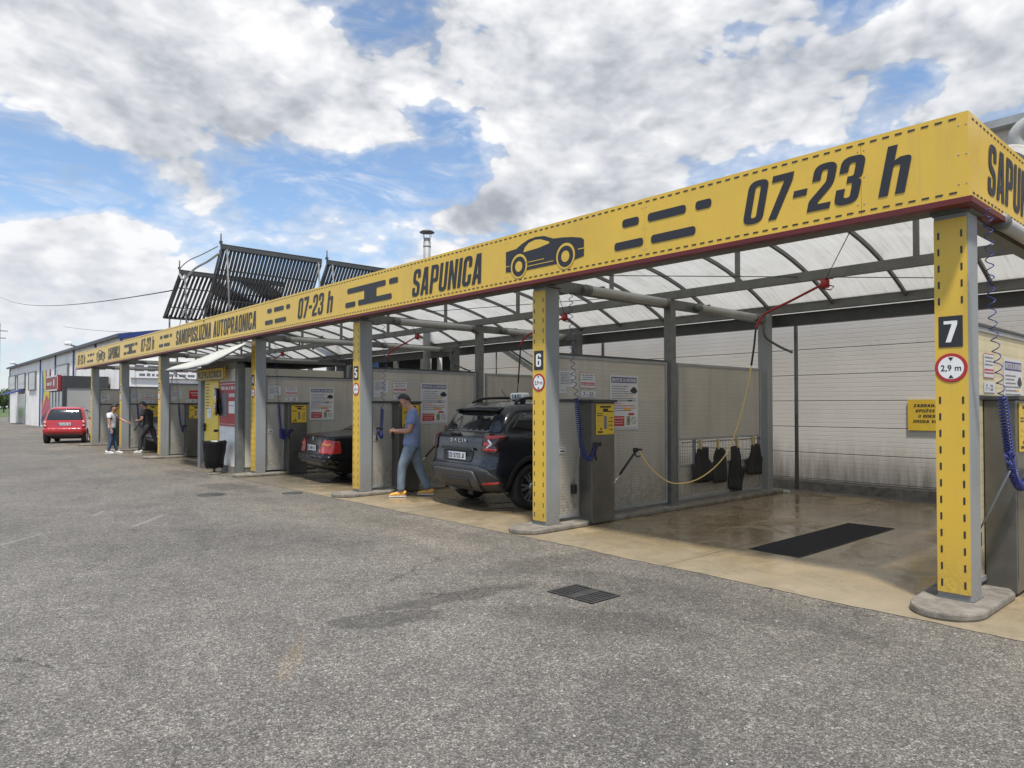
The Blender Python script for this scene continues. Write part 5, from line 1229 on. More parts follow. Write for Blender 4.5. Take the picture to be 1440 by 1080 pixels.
make_suv((-8.60, 6.50, .006), R(-6))

# ---- saloon --------------------------------------------------------
def make_saloon(loc, rz, pm, lab, txt):
    c = thing('saloon_car', lab, 'car', loc, rz)
    SL = [(.19,.40,4.2,.68,.15,.3),(.22,.26,4.32,.77,.2,.36),(.32,.07,4.44,.84,.22,.4),(.46,.0,4.48,.855,.2,.4),(.54,.0,4.50,.86,.2,.4),(.565,.03,4.49,.855,.2,.4),(.68,.055,4.47,.86,.2,.4),(.80,.07,4.40,.86,.2,.4),(.90,.09,4.2,.845,.2,.4),(.945,.12,3.95,.82,.2,.38),
          (.965,.22,3.6,.79,.2,.35),(.985,.62,3.32,.76,.2,.3),(1.01,.86,3.18,.74,.2,.3),(1.08,1.02,3.02,.72,.2,.3),(1.2,1.24,2.78,.675,.2,.28),(1.31,1.48,2.52,.62,.2,.28),(1.365,1.66,2.34,.56,.2,.28),(1.395,1.85,2.15,.42,.15,.2),(1.405,1.95,2.05,.2,.08,.1)]
    R1, R2, wr = .98, 3.67, .31
    o, bvh = body(SL, 'body', pm, c, ((R1,wr,.35,.60,1.2),(R2,wr,.35,.60,1.2)))
    P = lambda poly, view, nm, m, **k: patch(bvh, poly, view, nm, m, c, **k)
    P([(-.60,1.04,.05),(.60,1.04,.05),(.50,1.335,.07),(-.50,1.335,.07)], 'rear', 'rear_window', 'glass_dark')
    P([(-.62,1.03,.05),(.62,1.03,.05),(.52,1.34,.05),(-.52,1.34,.05)], 'front', 'windscreen', 'glass_dark')
    for v in ('right','left'):
        P([(1.12,1.03,.04),(1.98,1.02,.02),(1.98,1.335,.02),(1.62,1.32,.09)], v, 'side_window', 'glass_dark')
        P([(2.03,1.02,.02),(2.92,1.03,.04),(2.48,1.31,.07),(2.03,1.335,.02)], v, 'side_window', 'glass_dark')
        P([(2.0,.34),(2.008,.34),(2.008,1.01),(2.0,1.01)], v, 'door_gap', 'black', off=.002, thick=0)
        P([(1.35,.44,.02),(3.3,.44,.02),(3.3,.56,.02),(1.35,.56,.02)], v, 'side_moulding', 'cladding' if pm == 'paint_black' else 'grey_plastic', off=.008, thick=.015)
    for s_2 in (1, -1):
        f = (lambda p: p) if s_2 == 1 else mirror
        l = P(f([(.44,.585,.02),(.80,.585,.03),(.83,.86,.03),(.60,.865,.03),(.46,.74,.04)]), 'rear', 'tail_lamp', 'lamp_red', off=.010, thick=.016)
        a = P(f([(.52,.735,.01),(.815,.735,.01),(.825,.795,.01),(.56,.795,.01)]), 'rear', 'lamp_stripe', 'lamp_orange', off=.021, thick=.006); a.parent = l
        v = 'right' if s_2 == 1 else 'left'
        P([(.085,.585,.02),(.36,.60,.03),(.33,.84,.03),(.12,.855,.02)], v, 'tail_lamp', 'lamp_red', off=.010, thick=.016)
    P([(-.85,.36,.04),(.85,.36,.04),(.85,.55,.02),(-.85,.55,.02)], 'rear', 'bumper', pm, off=.022, thick=.03)
    P([(-.80,.445,.01),(.80,.445,.01),(.80,.485,.01),(-.80,.485,.01)], 'rear', 'bumper_strip', 'cladding', off=.045, thick=.012)
    P([(-.31,.62,.02),(.31,.62,.02),(.31,.76,.02),(-.31,.76,.02)], 'rear', 'plate_recess', 'cladding', off=.004, thick=.004)
    plate(c, bvh, .69, txt, 0)
    hy = bvh.ray_cast(Vector((0,-3,.86)), Vector((0,1,0)))[0].y-.015
    mb = MB(); N = 28; mb.tube([(.042*math.cos(2*PI*k/N), hy, .875+.042*math.sin(2*PI*k/N)) for k in range(N+1)], .005, 6)
    for k in range(3): a = PI/2+k*2*PI/3; mb.tube([(0,hy,.875),(.042*math.cos(a),hy,.875+.042*math.sin(a))], .005, 5)
    mb.build('emblem', 'chrome', c)
    mb = MB(); mb.box(-.5,.5,.5,4.0,.16,.25); mb.tube([(-.6,R1,wr),(.6,R1,wr)], .05, 8); mb.build('underbody', 'black', c)
    for sd in (-1, 1):
        mb = MB(); mb.bbox(sd*.88-.07,sd*.88+.07,2.72,2.82,.98,1.10,.03); mb.build('wing_mirror', pm, c)
        for y in (R1, R2): wheel(c, sd*.745, y, wr, .20, 8 if pm == 'paint_black' else 5)
    return c
make_saloon((-13.62, 6.58, .006), R(-8), 'paint_black', 'black saloon with red tail lamps parked in the bay right of pillar 4', 'ZG 4985 EA')
make_saloon((-26.22, 6.88, .006), R(0), 'paint_silver', 'silver saloon partly hidden behind the man in black between pillars 2 and 3', 'ZG 1847 H')

# ---- small red hatchback -------------------------------------------
def make_hatch(loc, rz, lab):
    c = thing('small_hatchback', lab, 'car', loc, rz)
    SL = [(.20,.30,2.42,.66,.15,.25),(.24,.15,2.52,.74,.2,.3),(.34,.03,2.62,.77,.2,.34),(.50,.0,2.67,.78,.2,.36),(.60,.0,2.69,.78,.2,.36),(.635,.035,2.68,.775,.2,.36),(.75,.055,2.66,.78,.2,.36),(.86,.065,2.60,.775,.2,.36),(.95,.085,2.45,.76,.2,.34),(1.0,.11,2.28,.74,.2,.3),(1.08,.14,2.16,.72,.2,.3),(1.22,.20,1.98,.685,.18,.28),(1.36,.28,1.76,.64,.18,.28),(1.45,.36,1.55,.59,.18,.26),(1.50,.50,1.38,.5,.16,.22),(1.525,.7,1.2,.3,.1,.12)]
    R1, R2, wr = .40, 2.25, .29
    o, bvh = body(SL, 'body', 'paint_red', c, ((R1,wr,.335,.54,1.1),(R2,wr,.335,.54,1.1)))
    P = lambda poly, view, nm, m, **k: patch(bvh, poly, view, nm, m, c, **k)
    P([(-.66,.97,.04),(.66,.97,.04),(.55,1.42,.08),(-.55,1.42,.08)], 'rear', 'rear_window', 'glass_dark')
    P([(-.64,1.03,.05),(.64,1.03,.05),(.54,1.40,.05),(-.54,1.40,.05)], 'front', 'windscreen', 'glass_dark')
    for v in ('right','left'):
        P([(.95,.98,.03),(2.0,.97,.05),(1.62,1.40,.08),(.95,1.42,.04)], v, 'side_window', 'glass_dark')
        P([(.34,1.02,.03),(.80,.98,.03),(.80,1.41,.04),(.55,1.38,.08)], v, 'quarter_window', 'glass_dark')
        P([(.88,.34),(.888,.34),(.888,1.42),(.88,1.42)], v, 'door_gap', 'black', off=.002, thick=0)
    for s_2 in (1, -1):
        f = (lambda p: p) if s_2 == 1 else mirror
        l = P(f([(.60,.66,.04),(.735,.66,.04),(.755,.98,.04),(.64,.98,.04)]), 'rear', 'tail_lamp', 'lamp_red', off=.010, thick=.02)
        for z in (.74,.88):
            a = P(f([(.64,z-.03,.03),(.71,z-.03,.03),(.715,z+.03,.03),(.65,z+.03,.03)]), 'rear', 'lamp_lens', 'lamp_clear', off=.024, thick=.008, res=.03); a.parent = l
    P([(-.50,.24,.05),(.50,.24,.05),(.60,.38,.06),(-.60,.38,.06)], 'rear', 'lower_valance', 'cladding', off=.015, thick=.02)
    P([(-.76,.46,.03),(.76,.46,.03),(.76,.62,.03),(-.76,.62,.03)], 'rear', 'bumper', 'paint_red', off=.022, thick=.03)
    plate(c, bvh, .80, 'ZG 5372 DA', 0, w=.46)
    mb = MB(); mb.box(-.5,.5,.4,2.3,.18,.27); mb.tube([(-.55,R1,wr),(.55,R1,wr)], .05, 8); mb.build('underbody', 'black', c)
    for sd in (-1, 1):
        mb = MB(); mb.bbox(sd*.82-.06,sd*.82+.06,1.85,1.95,1.0,1.12,.03); mb.build('wing_mirror', 'paint_red', c)
        for y in (R1, R2): wheel(c, sd*.675, y, wr, .18, 6)
    return c
rc = make_hatch((-34.15, 5.62, .0), R(70), 'small red hatchback with black rear window parked at the far end of the canopy')
dup(rc, (-74.0, 5.75, 0), 'red car cut off by the left picture edge before the white hall', R(60))

# ================================================================== people
def skin_mesh(name, nodes, edges, m, parent, sub=2, root=0):
    """nodes: (x,y,z,rx[,ry]); grown with a Skin modifier"""
    me = bpy.data.meshes.new(name); me.from_pydata([n[:3] for n in nodes], edges, []); me.materials.append(MATS[m])
    o = bpy.data.objects.new(name, me); COL.objects.link(o); o.parent = parent
    o.modifiers.new('k', 'SKIN'); sv = me.skin_vertices[0].data
    for i, n in enumerate(nodes): sv[i].radius = (n[3], n[4] if len(n) > 4 else n[3]); sv[i].use_root = (i == root); sv[i].use_loose = False
    o.modifiers['k'].use_smooth_shade = True
    s2 = o.modifiers.new('s', 'SUBSURF'); s2.levels = sub; s2.render_levels = sub
    return bake(o)
def chain(i0, n): return [(i0+k, i0+k+1) for k in range(n-1)]
def limb(name, pts, m, parent, sub=2): return skin_mesh(name, pts, chain(0, len(pts)), m, parent, sub)
def hand_nodes(w, d, side, base, nodes, edges, curl=.5, sc=1.):
    """five fingers rooted in the palm; w wrist, d hand direction, side = thumb side vector; closed round a grip"""
    w, d, side = Vector(w), Vector(d).normalized(), Vector(side).normalized(); nrm = d.cross(side)
    palm = w+d*.055*sc; i0 = len(nodes); nodes.append((*palm, .030*sc, .020*sc)); edges.append((base, i0))
    k2 = w+d*.085*sc; nodes.append((*k2, .032*sc, .017*sc)); edges.append((i0, i0+1))
    for f, (o, L) in enumerate(((.027,.068),(.010,.078),(-.009,.072),(-.026,.056))):
        a = k2+side*o*sc; b = a+d*L*.42*sc+nrm*L*curl*.3*sc; c = b+d*L*.25*(1-curl)*sc+nrm*L*.45*curl*sc; e = c+(d*(1-curl*1.8)*.28+nrm*.28*curl)*L*sc
        j = len(nodes)
        for q, r in ((a,.0105),(b,.0095),(c,.0088),(e,.0075)): nodes.append((*q, r*sc))
        edges += [(i0+1, j), (j,j+1), (j+1,j+2), (j+2,j+3)]
    j = len(nodes); a = w+d*.03*sc+side*.025*sc; b = a+d*.028*sc+side*.022*sc+nrm*.008*sc; c = b+d*.028*sc+nrm*.012*sc
    for q, r in ((a,.013),(b,.0115),(c,.009)): nodes.append((*q, r*sc))
    edges += [(i0, j), (j,j+1), (j+1,j+2)]
def head_mesh(parent, c, fwd, hc, skinm, hair='short', tilt=0.):
    """face, ears and hair around centre c; facing local +x rotated about y by tilt"""
    MX = Matrix.Translation(Vector(c)) @ Matrix.Rotation(tilt, 4, 'Y') @ Matrix.Scale(1, 4)
    return MX
def person(name_lab, loc, rz, P):
    """P: dict of joints in local space: x forward, y to the person's left, z up"""
    t = thing('person', name_lab, 'person', loc, rz)
    nodes = []; edges = []
    def add(p, r, ry=None, par=None):
        nodes.append((*p, r, ry if ry else r)); i = len(nodes)-1
        if par is not None: edges.append((par, i))
        return i
    hip, waist, chest, neckb, neck, head = P['hip'], P['waist'], P['chest'], P['neckb'], P['neck'], P['head']
    b = P.get('bulk', 1.)
    h = add(hip, .08*b); w_ = add(waist, .08*b, None, h); c = add(chest, .09*b, None, w_); nb = add(neckb, .058*b, None, c); nk = add(neck, .056, .058, nb)
    hd = Vector(head); tl = P.get('tilt', 0); ax = Matrix.Rotation(tl, 3, 'Y')
    L = lambda x, y, z: hd+ax @ Vector((x, y, z))
    j = add(L(-.01,0,-.055), .062, .066, nk); k_ = add(L(.0,0,.01), .083, .075, j); add(L(-.012,0,.075), .072, .066, k_)
    f1 = add(L(.055,0,-.065), .040, .042, j)
    for s in ('l', 'r'):
        sh, el, wr_ = P['sh_'+s], P['el_'+s], P['wr_'+s]
        a = add(sh, .044*b, .044*b, c); a2 = add(tuple((Vector(sh)+Vector(el))*.5), .049*b, None, a); e = add(el, .040*b, None, a2); e2 = add(tuple(Vector(el).lerp(Vector(wr_), .35)), .040*b, None, e); q = add(wr_, .026*b, .022*b, e2)
        hand_nodes(wr_, P['hd_'+s], P['th_'+s], q, nodes, edges, P.get('curl', .6))
        hp, kn, an, toe = P['hp_'+s], P['kn_'+s], P['an_'+s], P['to_'+s]
        a = add(hp, .068*b, None, h); a2 = add(tuple(Vector(hp).lerp(Vector(kn), .5)), .064*b, None, a); kk = add(kn, .056*b, None, a2); cf = add(tuple(Vector(kn).lerp(Vector(an), .35)), .055*b, None, kk); an_ = add(an, .036, None, cf); add(toe, .030, None, an_)
    bodyo = skin_mesh('body', nodes, edges, P['skin'], t, 2)
    # nose, eyes, ears, mouth as small relief joined to the face
    mb = MB()
    mb.add([tuple(L(.085,-.011,-.012)),tuple(L(.085,.011,-.012)),tuple(L(.112,0,-.032)),tuple(L(.084,.015,-.04)),tuple(L(.084,-.015,-.04)),tuple(L(.083,0,.02))], [(0,2,5),(2,1,5),(0,4,2),(2,3,1),(4,3,2)], 0, True)
    for sy in (-1, 1):
        mb.lathe([(.001,-.01),(.026,-.006),(.030,.0),(.024,.008),(.001,.010)], 10, 'y', 0, Matrix.Translation(L(-.008,sy*.078,-.012)) @ Matrix.Scale(.72, 4, Vector((1,0,0))))
        mb.lathe([(.001,-.004),(.008,0),(.001,.004)], 8, 'x', 1, Matrix.Translation(L(.083,sy*.030,.010)))
    mb.box(-.004,.003,-.024,.024,-.004,.004,2, Matrix.Translation(L(.088,0,-.066)) @ Matrix.Rotation(tl,4,'Y'))
    mb.build('face', [P['skin'],'hair','print_red'], t)
    # hair
    hs = P['hair']; mb = MB(); NU, NV = 22, 14; keep = {}; rh = random.Random(3)
    rx, ry, rz_ = .112, .092, .128
    for iv in range(NV+1):
        for iu in range(NU):
            th = PI*iv/NV; ph = 2*PI*iu/NU; v = Vector((rx*math.sin(th)*math.cos(ph), ry*math.sin(th)*math.sin(ph), rz_*math.cos(th))) * (1+rh.uniform(-.012,.02))
            keep[(iv,iu)] = (v.z > (.030+.62*v.x if v.x > 0 else .030+1.25*v.x), len(mb.v)); mb.v.append(L(v.x-.008, v.y, v.z+.008))
    for iv in range(NV):
        for iu in range(NU):
            q = [(iv,iu),(iv,(iu+1)%NU),(iv+1,(iu+1)%NU),(iv+1,iu)]
            if all(keep[k][0] for k in q): mb.f.append([keep[k][1] for k in q]); mb.m.append(0); mb.sm.append(True)
    ho = mb.build('hair', P.get('hairm', 'hair'), t); bmh = bmesh.new(); bmh.from_mesh(ho.data); bmesh.ops.delete(bmh, geom=[v for v in bmh.verts if not v.link_faces], context='VERTS'); bmh.to_mesh(ho.data); bmh.free()
    so = ho.modifiers.new('s', 'SOLIDIFY'); so.thickness = .012; so.offset = -1; bake(ho)
    if hs != 'short':
        hn = [(*L(-.05,0,.04), .070,.075),(*L(-.075,0,-.09), .062,.085),(*L(-.10,.0,-.20), .050,.085),(*L(-.11,0,-.30), .03,.055)]
        skin_mesh('long_hair', hn, chain(0, 4), 'hair', t, 2)
    # clothes as slightly larger shells
    k1 = 1.10
    n2 = []; e2 = []
    def ad(p, r, ry=None, par=None):
        n2.append((*p, r, ry if ry else r)); i = len(n2)-1
        if par is not None: e2.append((par, i))
        return i
    hv, wv, cv, nv = Vector(hip), Vector(waist), Vector(chest), Vector(neckb)
    cc = ad(chest, .158*b, .128*b); ww = ad(tuple(wv+Vector(P.get('belly',(0,0,0)))), .148*b, .128*b, cc); hh = ad(tuple(wv.lerp(hv, P.get('hem', .85))), .152*b, .138*b, ww); ad(tuple(wv.lerp(hv, P.get('hem', .85)+.75)), .150*b, .136*b, hh); nn = ad(tuple(nv), .090*b, .082*b, cc); ad(tuple(nv.lerp(Vector(neck), .25)), .068, .068, nn)
    for s in ('l', 'r'):
        sh, el = Vector(P['sh_'+s]), Vector(P['el_'+s]); a = ad(tuple(sh), .080*b, None, cc); a2 = ad(tuple(sh.lerp(el, .45)), .074*b, None, a); ad(tuple(sh.lerp(el, P.get('sleeve', .66))), .066*b, None, a2)
    skin_mesh('shirt', n2, e2, P['shirt'], t, 2)
    n2.clear(); e2.clear()
    hh = ad(tuple(hv+Vector((0,0,.02))), .140*b, .128*b)
    ad(tuple(hv.lerp(wv, .45)), .132*b, .120*b, hh)
    for s in ('l', 'r'):
        hp, kn, an = Vector(P['hp_'+s]), Vector(P['kn_'+s]), Vector(P['an_'+s]); a = ad(tuple(hp), .102*b, None, hh); a1 = ad(tuple(hp.lerp(kn, .5)), .090*b, None, a); kk = ad(tuple(kn), .071*b, None, a1); c1 = ad(tuple(kn.lerp(an, .4)), .066*b, None, kk); c2 = ad(tuple(kn.lerp(an, .85)), .060*b, None, c1); ad(tuple(kn.lerp(an, .97)+Vector((.004,0,0))), .062*b, None, c2)
    skin_mesh('trousers', n2, e2, P['legs'], t, 2)
    for s in ('l', 'r'):
        an, toe = Vector(P['an_'+s]), Vector(P['to_'+s]); d = (toe-an); d.z = 0; d.normalize(); base = Vector((an.x, an.y, 0)); lift = P.get('lift_'+s, 0)
        ang = math.atan2(d.y, d.x); heel = P.get('heel_'+s, 0.)
        MX = Matrix.Translation((an.x, an.y, an.z-.085)) @ Matrix.Rotation(ang, 4, 'Z') @ Matrix.Rotation(heel, 4, 'Y')
        prof = [(-.09,-.032,.032),(-.06,-.040,.040),(.02,-.038,.040),(.10,-.048,.046),(.16,-.044,.042),(.195,-.022,.026)]
        mb = MB(); tops = [.075,.098,.088,.062,.045,.030]; n_ = len(prof)
        for lay, (z0, k) in enumerate(((.004,1.0),(.020,1.04))):
            for (x, a, c_) in prof: mb.v += [MX @ Vector((x, a*k, z0)), MX @ Vector((x, c_*k, z0))]
        for i in range(n_-1): mb.f.append([2*i,2*i+1,2*i+3,2*i+2]); a = 2*n_; mb.f += [[2*i,2*i+2,a+2*i+2,a+2*i],[2*i+1,a+2*i+1,a+2*i+3,2*i+3],[a+2*i,a+2*i+2,a+2*i+3,a+2*i+1]]
        a = 2*n_; mb.f += [[0,a,a+1,1],[2*n_-2,2*n_-1,a+2*n_-1,a+2*n_-2]]; mb.m = [0]*len(mb.f); mb.sm = [False]*len(mb.f)
        sh_ = skin_mesh('shoe', [(*(MX @ Vector((x, 0, .02+tp*.45))), max(.02, abs(a)*.92), max(.018, tp*.5)) for (x, a, c_), tp in zip(prof, tops)]+[(*(MX @ Vector((-.045,0,.10))), .040,.040)], chain(0, 6)+[(1,6)], P['shoe'], t, 2)
        o = mb.build('sole', 'shoe_white', sh_)
    return t, L

# the man in the blue t-shirt: profile to the left of the picture
rzm = math.atan2(-.745, -.667)
man, L = person('man in a light blue t-shirt, faded jeans and yellow shoes holding an air hose', (-10.17, 6.76, .004), rzm, dict(
    hip=(-.02,0,.93), waist=(-.05,0,1.07), chest=(-.10,0,1.32), neckb=(-.04,0,1.465), neck=(.03,0,1.53), head=(.115,0,1.625), tilt=.55,
    sh_l=(-.055,.185,1.40), el_l=(-.02,.25,1.13), wr_l=(.23,.13,1.125), hd_l=(1,-.15,.0), th_l=(0,-.4,1),
    sh_r=(-.03,-.160,1.39), el_r=(.04,-.22,1.14), wr_r=(.25,-.05,1.09), hd_r=(1,.2,.1), th_r=(0,.4,1),
    hp_l=(-.02,.085,.88), kn_l=(.13,.10,.50), an_l=(.15,.10,.09), to_l=(.30,.11,.03),
    hp_r=(-.03,-.085,.88), kn_r=(-.13,-.09,.50), an_r=(-.30,-.10,.10), to_r=(-.16,-.12,.03), bulk=1.2, curl=.75,
    hem=1.05, belly=(.015,0,0), sleeve=.68, hair='short', skin='skin', shirt='shirt_blue', legs='jeans', shoe='shoe_orange', hairm='hair'))
# woman in white t-shirt, arm stretched to the right
person('long haired woman in white t-shirt and blue jeans stretching an arm out', (-25.72, 5.58, .004), math.atan2(.745,.667), dict(
    hip=(-.02,0,.86), waist=(-.02,0,.99), chest=(-.03,0,1.19), neckb=(-.02,0,1.32), neck=(.01,0,1.37), head=(.06,0,1.475), tilt=.25,
    sh_l=(-.02,.145,1.27), el_l=(.16,.18,1.12), wr_l=(.37,.16,1.02), hd_l=(1,0,-.3), th_l=(0,0,1),
    sh_r=(-.02,-.145,1.27), el_r=(.0,-.19,1.02), wr_r=(.06,-.19,.80), hd_r=(.2,0,-1), th_r=(1,0,0),
    hp_l=(-.02,.075,.82), kn_l=(.0,.08,.46), an_l=(.10,.09,.085), to_l=(.25,.10,.03),
    hp_r=(-.02,-.075,.82), kn_r=(.01,-.08,.46), an_r=(-.08,-.09,.085), to_r=(.07,-.10,.03), bulk=.88, curl=.3,
    hem=.75, sleeve=.5, hair='long', skin='skin', shirt='shirt_white', legs='jeans_blue', shoe='shoe_white'))
# man in black with a lance
person('man in a black t-shirt and dark trousers spraying the silver car', (-25.32, 6.50, .004), math.atan2(-.30,-.95)+.35, dict(
    hip=(-.08,0,.90), waist=(-.05,0,1.03), chest=(.0,0,1.28), neckb=(.05,0,1.42), neck=(.09,0,1.48), head=(.15,0,1.57), tilt=.45,
    sh_l=(.02,.18,1.35), el_l=(-.02,.26,1.10), wr_l=(.22,.16,1.06), hd_l=(1,-.3,.0), th_l=(0,0,1),
    sh_r=(.02,-.18,1.35), el_r=(-.02,-.26,1.10), wr_r=(.12,-.36,1.02), hd_r=(1,-.2,0), th_r=(0,0,1),
    hp_l=(-.08,.085,.86), kn_l=(.12,.12,.50), an_l=(.15,.14,.09), to_l=(.30,.15,.03),
    hp_r=(-.10,-.085,.86), kn_r=(-.18,-.16,.47), an_r=(-.42,-.22,.09), to_r=(-.28,-.24,.03), bulk=1.05, curl=.7,
    hem=.9, sleeve=.6, hair='short', skin='skin_dark', shirt='shirt_black', legs='trousers_dark', shoe='shoe_white'))
wd = dup(gun, (-25.2, 6.28, 1.04), 'pressure washer lance in the hands of the man in black', R(-60))
# hose end in the man's hands
mb = MB(); mb.bbox(-.02,.02,-.02,.02,-.08,.05,.01); mb.tube(smooth_path([(0,0,-.06),(.03,.03,-.3),(.16,.18,-.62),(.30,.3,-.9)],6), .006, 6)
o = mb.build('air_gun', 'black', None, (-10.36,6.52,1.06)); tag(o, 'small black air gun held by the man in blue', 'air gun')
# ================================================================== sky and light
F_, SHY, PIT = 990., 12., R(1.1); YAW = math.atan(885/990.)
def camdir(u, v):
    a = (u-720)/F_; b = (540+SHY-v)/F_; c, s_2 = math.cos(PIT), math.sin(PIT)
    f0 = Vector((-math.cos(YAW), math.sin(YAW), 0)); r = Vector((math.sin(YAW), math.cos(YAW), 0)); up = Vector((0,0,1))
    return ((f0*c+up*s_2)+r*a+(up*c-f0*s_2)*b).normalized()
sun_dir = Vector((.34,-.27,1.0)).normalized()
wd_ = bpy.data.worlds.new('World'); S.world = wd_; wd_.use_nodes = True
T = NT(wd_.node_tree); T.n.clear()
grp = bpy.data.node_groups.new('cloud_density', 'ShaderNodeTree')
grp.interface.new_socket('Dir', in_out='INPUT', socket_type='NodeSocketVector'); grp.interface.new_socket('D', in_out='OUTPUT', socket_type='NodeSocketFloat'); grp.interface.new_socket('Fine', in_out='OUTPUT', socket_type='NodeSocketFloat')
g_ = NT(grp); gi = g_.new('NodeGroupInput'); go = g_.new('NodeGroupOutput')
d = gi.outputs[0]; ds = g_.vmath('MULTIPLY', d, (1,1,1.75))
w1 = g_.noise(ds, 2.6, 5, .6, 0, True); w1 = g_.vmath('SUBTRACT', w1, (.5,.5,.5)); dw = g_.vmath('ADD', ds, g_.vmath('MULTIPLY', w1, (.16,.16,.16)))
n1 = g_.noise(dw, 5.0, 5, .52); 
vo = g_.new('ShaderNodeTexVoronoi'); vo.feature = 'F1'; vo.inputs['Scale'].default_value = 19; vo.inputs['Detail'].default_value = 2.0; vo.inputs['Roughness'].default_value = .58; vo.normalize = True
w2 = dw
g_.link(w2, vo.inputs['Vector']); bil = g_.math('SUBTRACT', .42, vo.outputs['Distance'])
D = g_.math('ADD', n1, g_.math('MULTIPLY', bil, .55))
BL = [(300,40,330,.16),(150,110,190,.12),(215,205,120,.10),(290,275,80,.14),(455,140,125,.26),(540,190,75,.14),(800,60,230,.22),(850,180,190,.18),(760,275,80,.16),(1000,180,150,.12),(1280,60,190,.20),(1180,140,110,.12),(1430,140,120,.12),(645,312,45,.44),(700,285,40,.34),(865,278,80,.36),(940,270,40,.2),(580,400,60,.12),(700,300,50,.14),(60,385,120,.26),(150,320,60,.24),(200,400,140,.16),(440,330,140,.07),(560,350,120,.10),(20,40,130,.10),(1000,20,110,.10),
      (55,235,85,-.24),(25,150,60,-.12),(20,330,40,-.02),(215,120,50,-.16),(360,245,50,-.12),(120,255,70,-.16),(640,175,55,-.26),(655,235,60,-.20),(540,265,75,-.22),(395,265,75,-.26),(30,245,80,-.20),(560,30,60,-.12),(300,200,45,-.10),(700,210,50,-.16),(1000,75,50,-.14),(470,258,60,-.16),(1190,10,70,-.30),(1310,118,55,-.28),(1085,60,40,-.10),(1035,45,30,-.14),(500,30,45,-.12),(200,298,28,-.16),(1360,20,50,-.05),(350,120,25,-.08),(1130,70,120,.13),(1250,105,60,-.10),(330,180,50,-.08),(90,270,120,-.12),(700,430,200,.05),(1400,90,120,.12),(570,70,90,.12),(1050,180,120,.10),(250,150,120,.08),(120,450,160,.10),(900,120,150,.06)]
g_.link(D, go.inputs[0]); g_.link(vo.outputs['Distance'], go.inputs[1])
tc = T.new('ShaderNodeTexCoord'); dirv = T.vmath('NORMALIZE', tc.outputs['Generated'])
ds_ = T.vmath('MULTIPLY', dirv, (1,1,1.75)); w1_ = T.vmath('SUBTRACT', T.noise(ds_, 3.5, 5, .6, 0, True), (.5,.5,.5))
acc = None
for u, v, r_, w in BL:
    c = camdir(u, v); c = (c.x, c.y, c.z*1.75); q = T.vmath('DISTANCE', T.vmath('ADD', ds_, T.vmath('MULTIPLY', w1_, (.10,.10,.10))), c)
    q = T.math('MULTIPLY', T.rng(q, 0, r_*1.35/F_, 1, 0, True), w); acc = q if acc is None else T.math('ADD', acc, q)
def dens(v): n = T.new('ShaderNodeGroup'); n.node_tree = grp; T.link(v, n.inputs[0]); return n.outputs
D0 = dens(dirv); D1 = dens(T.vmath('ADD', dirv, (.012,.004,.038))); D2 = dens(T.vmath('ADD', dirv, (.035,.012,.10)))
fine = T.math('SUBTRACT', T.noise(ds_, 24, 7, .62, .4), .5)
DT = T.math('ADD', T.math('ADD', D0[0], acc), T.math('MULTIPLY', fine, .16))
cov = T.rng(DT, .585, .685, 0, 1, True)
thin = T.rng(DT, .46, .64, 0, .5, True)
cirn = T.noise(T.vmath('MULTIPLY', dirv, (3.2,3.2,11)), 2.2, 9, .62, 1.2); cir = T.rng(cirn, .44, .72, 0, .55, True)
cover = T.math('MAXIMUM', cov, T.math('MAXIMUM', thin, cir))
lit = T.math('ADD', T.math('MULTIPLY', T.math('SUBTRACT', D0[0], D1[0]), 1.25), T.math('MULTIPLY', T.math('SUBTRACT', D0[0], D2[0]), 1.45))
thick = T.rng(DT, .70, 1.08, 0, 1, True)
br = T.math('ADD', T.math('SUBTRACT', .75, T.math('MULTIPLY', thick, .30)), lit)
br = T.math('ADD', br, T.rng(T.sep(dirv)[2], .06, .30, .16, 0))
br = T.math('ADD', br, T.math('MULTIPLY', fine, .15), clamp=True)
ccol = T.ramp(br, [(0,(.40,.43,.48)),(.3,(.53,.56,.61)),(.55,(.69,.715,.76)),(.8,(.86,.87,.90)),(1,(1.0,1.0,1.01))])
sky = T.new('ShaderNodeTexSky'); sky.sky_type = 'NISHITA'; sky.sun_disc = False
sky.sun_elevation = math.asin(sun_dir.z); sky.sun_rotation = math.atan2(sun_dir.x, sun_dir.y); sky.altitude = 120; sky.air_density = 1.0; sky.dust_density = .6; sky.ozone_density = 1.6
sk = T.new('ShaderNodeVectorMath'); sk.operation = 'SCALE'; T.link(sky.outputs[0], sk.inputs[0]); sk.inputs[3].default_value = 1.18
z = T.sep(dirv)[2]
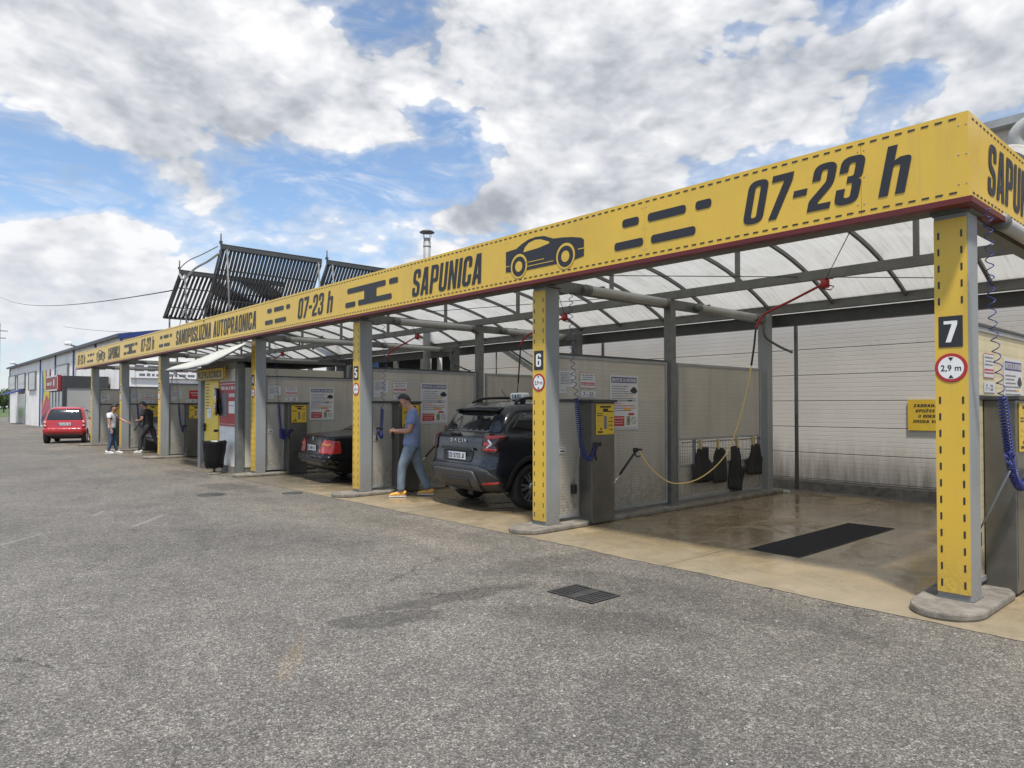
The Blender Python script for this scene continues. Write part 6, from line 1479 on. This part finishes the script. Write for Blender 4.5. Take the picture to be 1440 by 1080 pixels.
skc = T.mix(1, T.mix(.05, sk.outputs[0], (4.6,5.0,5.6)), (.93,.99,1.03), 'MULTIPLY')
# clouds are given in sky units (background strength .1)
cs = T.new('ShaderNodeVectorMath'); cs.operation = 'SCALE'; T.link(ccol, cs.inputs[0]); cs.inputs[3].default_value = CLOUD
hz = T.rng(z, .02, .26, .5, 0, True)
mixc = T.mix(cover, skc, cs.outputs[0]); mixc = T.mix(hz, mixc, tuple(CLOUD*x for x in (.62,.68,.77)))
bg = T.new('ShaderNodeBackground'); T.link(mixc, bg.inputs[0]); bg.inputs[1].default_value = .10
ow = T.new('ShaderNodeOutputWorld'); T.link(bg.outputs[0], ow.inputs[0])
wd_.cycles.sampling_method = 'MANUAL'; wd_.cycles.sample_map_resolution = 512
sl = bpy.data.lights.new('sun', 'SUN'); sl.energy = SUN; sl.angle = R(5); sl.color = (1,.95,.87)
so = bpy.data.objects.new('sun', sl); COL.objects.link(so); so.rotation_euler = sun_dir.to_track_quat('Z', 'Y').to_euler(); so.location = (0,0,40)
cm = bpy.data.cameras.new('camera'); cm.sensor_width = 36; cm.lens = 36*F_/1440; cm.shift_y = SHY/1440; cm.clip_end = 5000; cm.clip_start = .05
co = bpy.data.objects.new('camera', cm); COL.objects.link(co); co.location = (0,0,1.55)
fw = Vector((-math.cos(YAW)*math.cos(PIT), math.sin(YAW)*math.cos(PIT), math.sin(PIT)))
rt = Vector((math.sin(YAW), math.cos(YAW), 0)); up = rt.cross(fw)
co.matrix_world = Matrix((( rt.x, up.x, -fw.x, 0),(rt.y, up.y, -fw.y, 0),(rt.z, up.z, -fw.z, 1.55),(0,0,0,1)))
S.camera = co
S.view_settings.view_transform = 'Standard'; S.view_settings.look = 'None'; S.view_settings.exposure = EXPO; S.view_settings.gamma = 1
S.cycles.max_bounces = 7; S.cycles.diffuse_bounces = 4; S.cycles.glossy_bounces = 3; S.cycles.transparent_max_bounces = 8; S.cycles.sample_clamp_indirect = 6; S.cycles.caustics_reflective = False; S.cycles.caustics_refractive = False
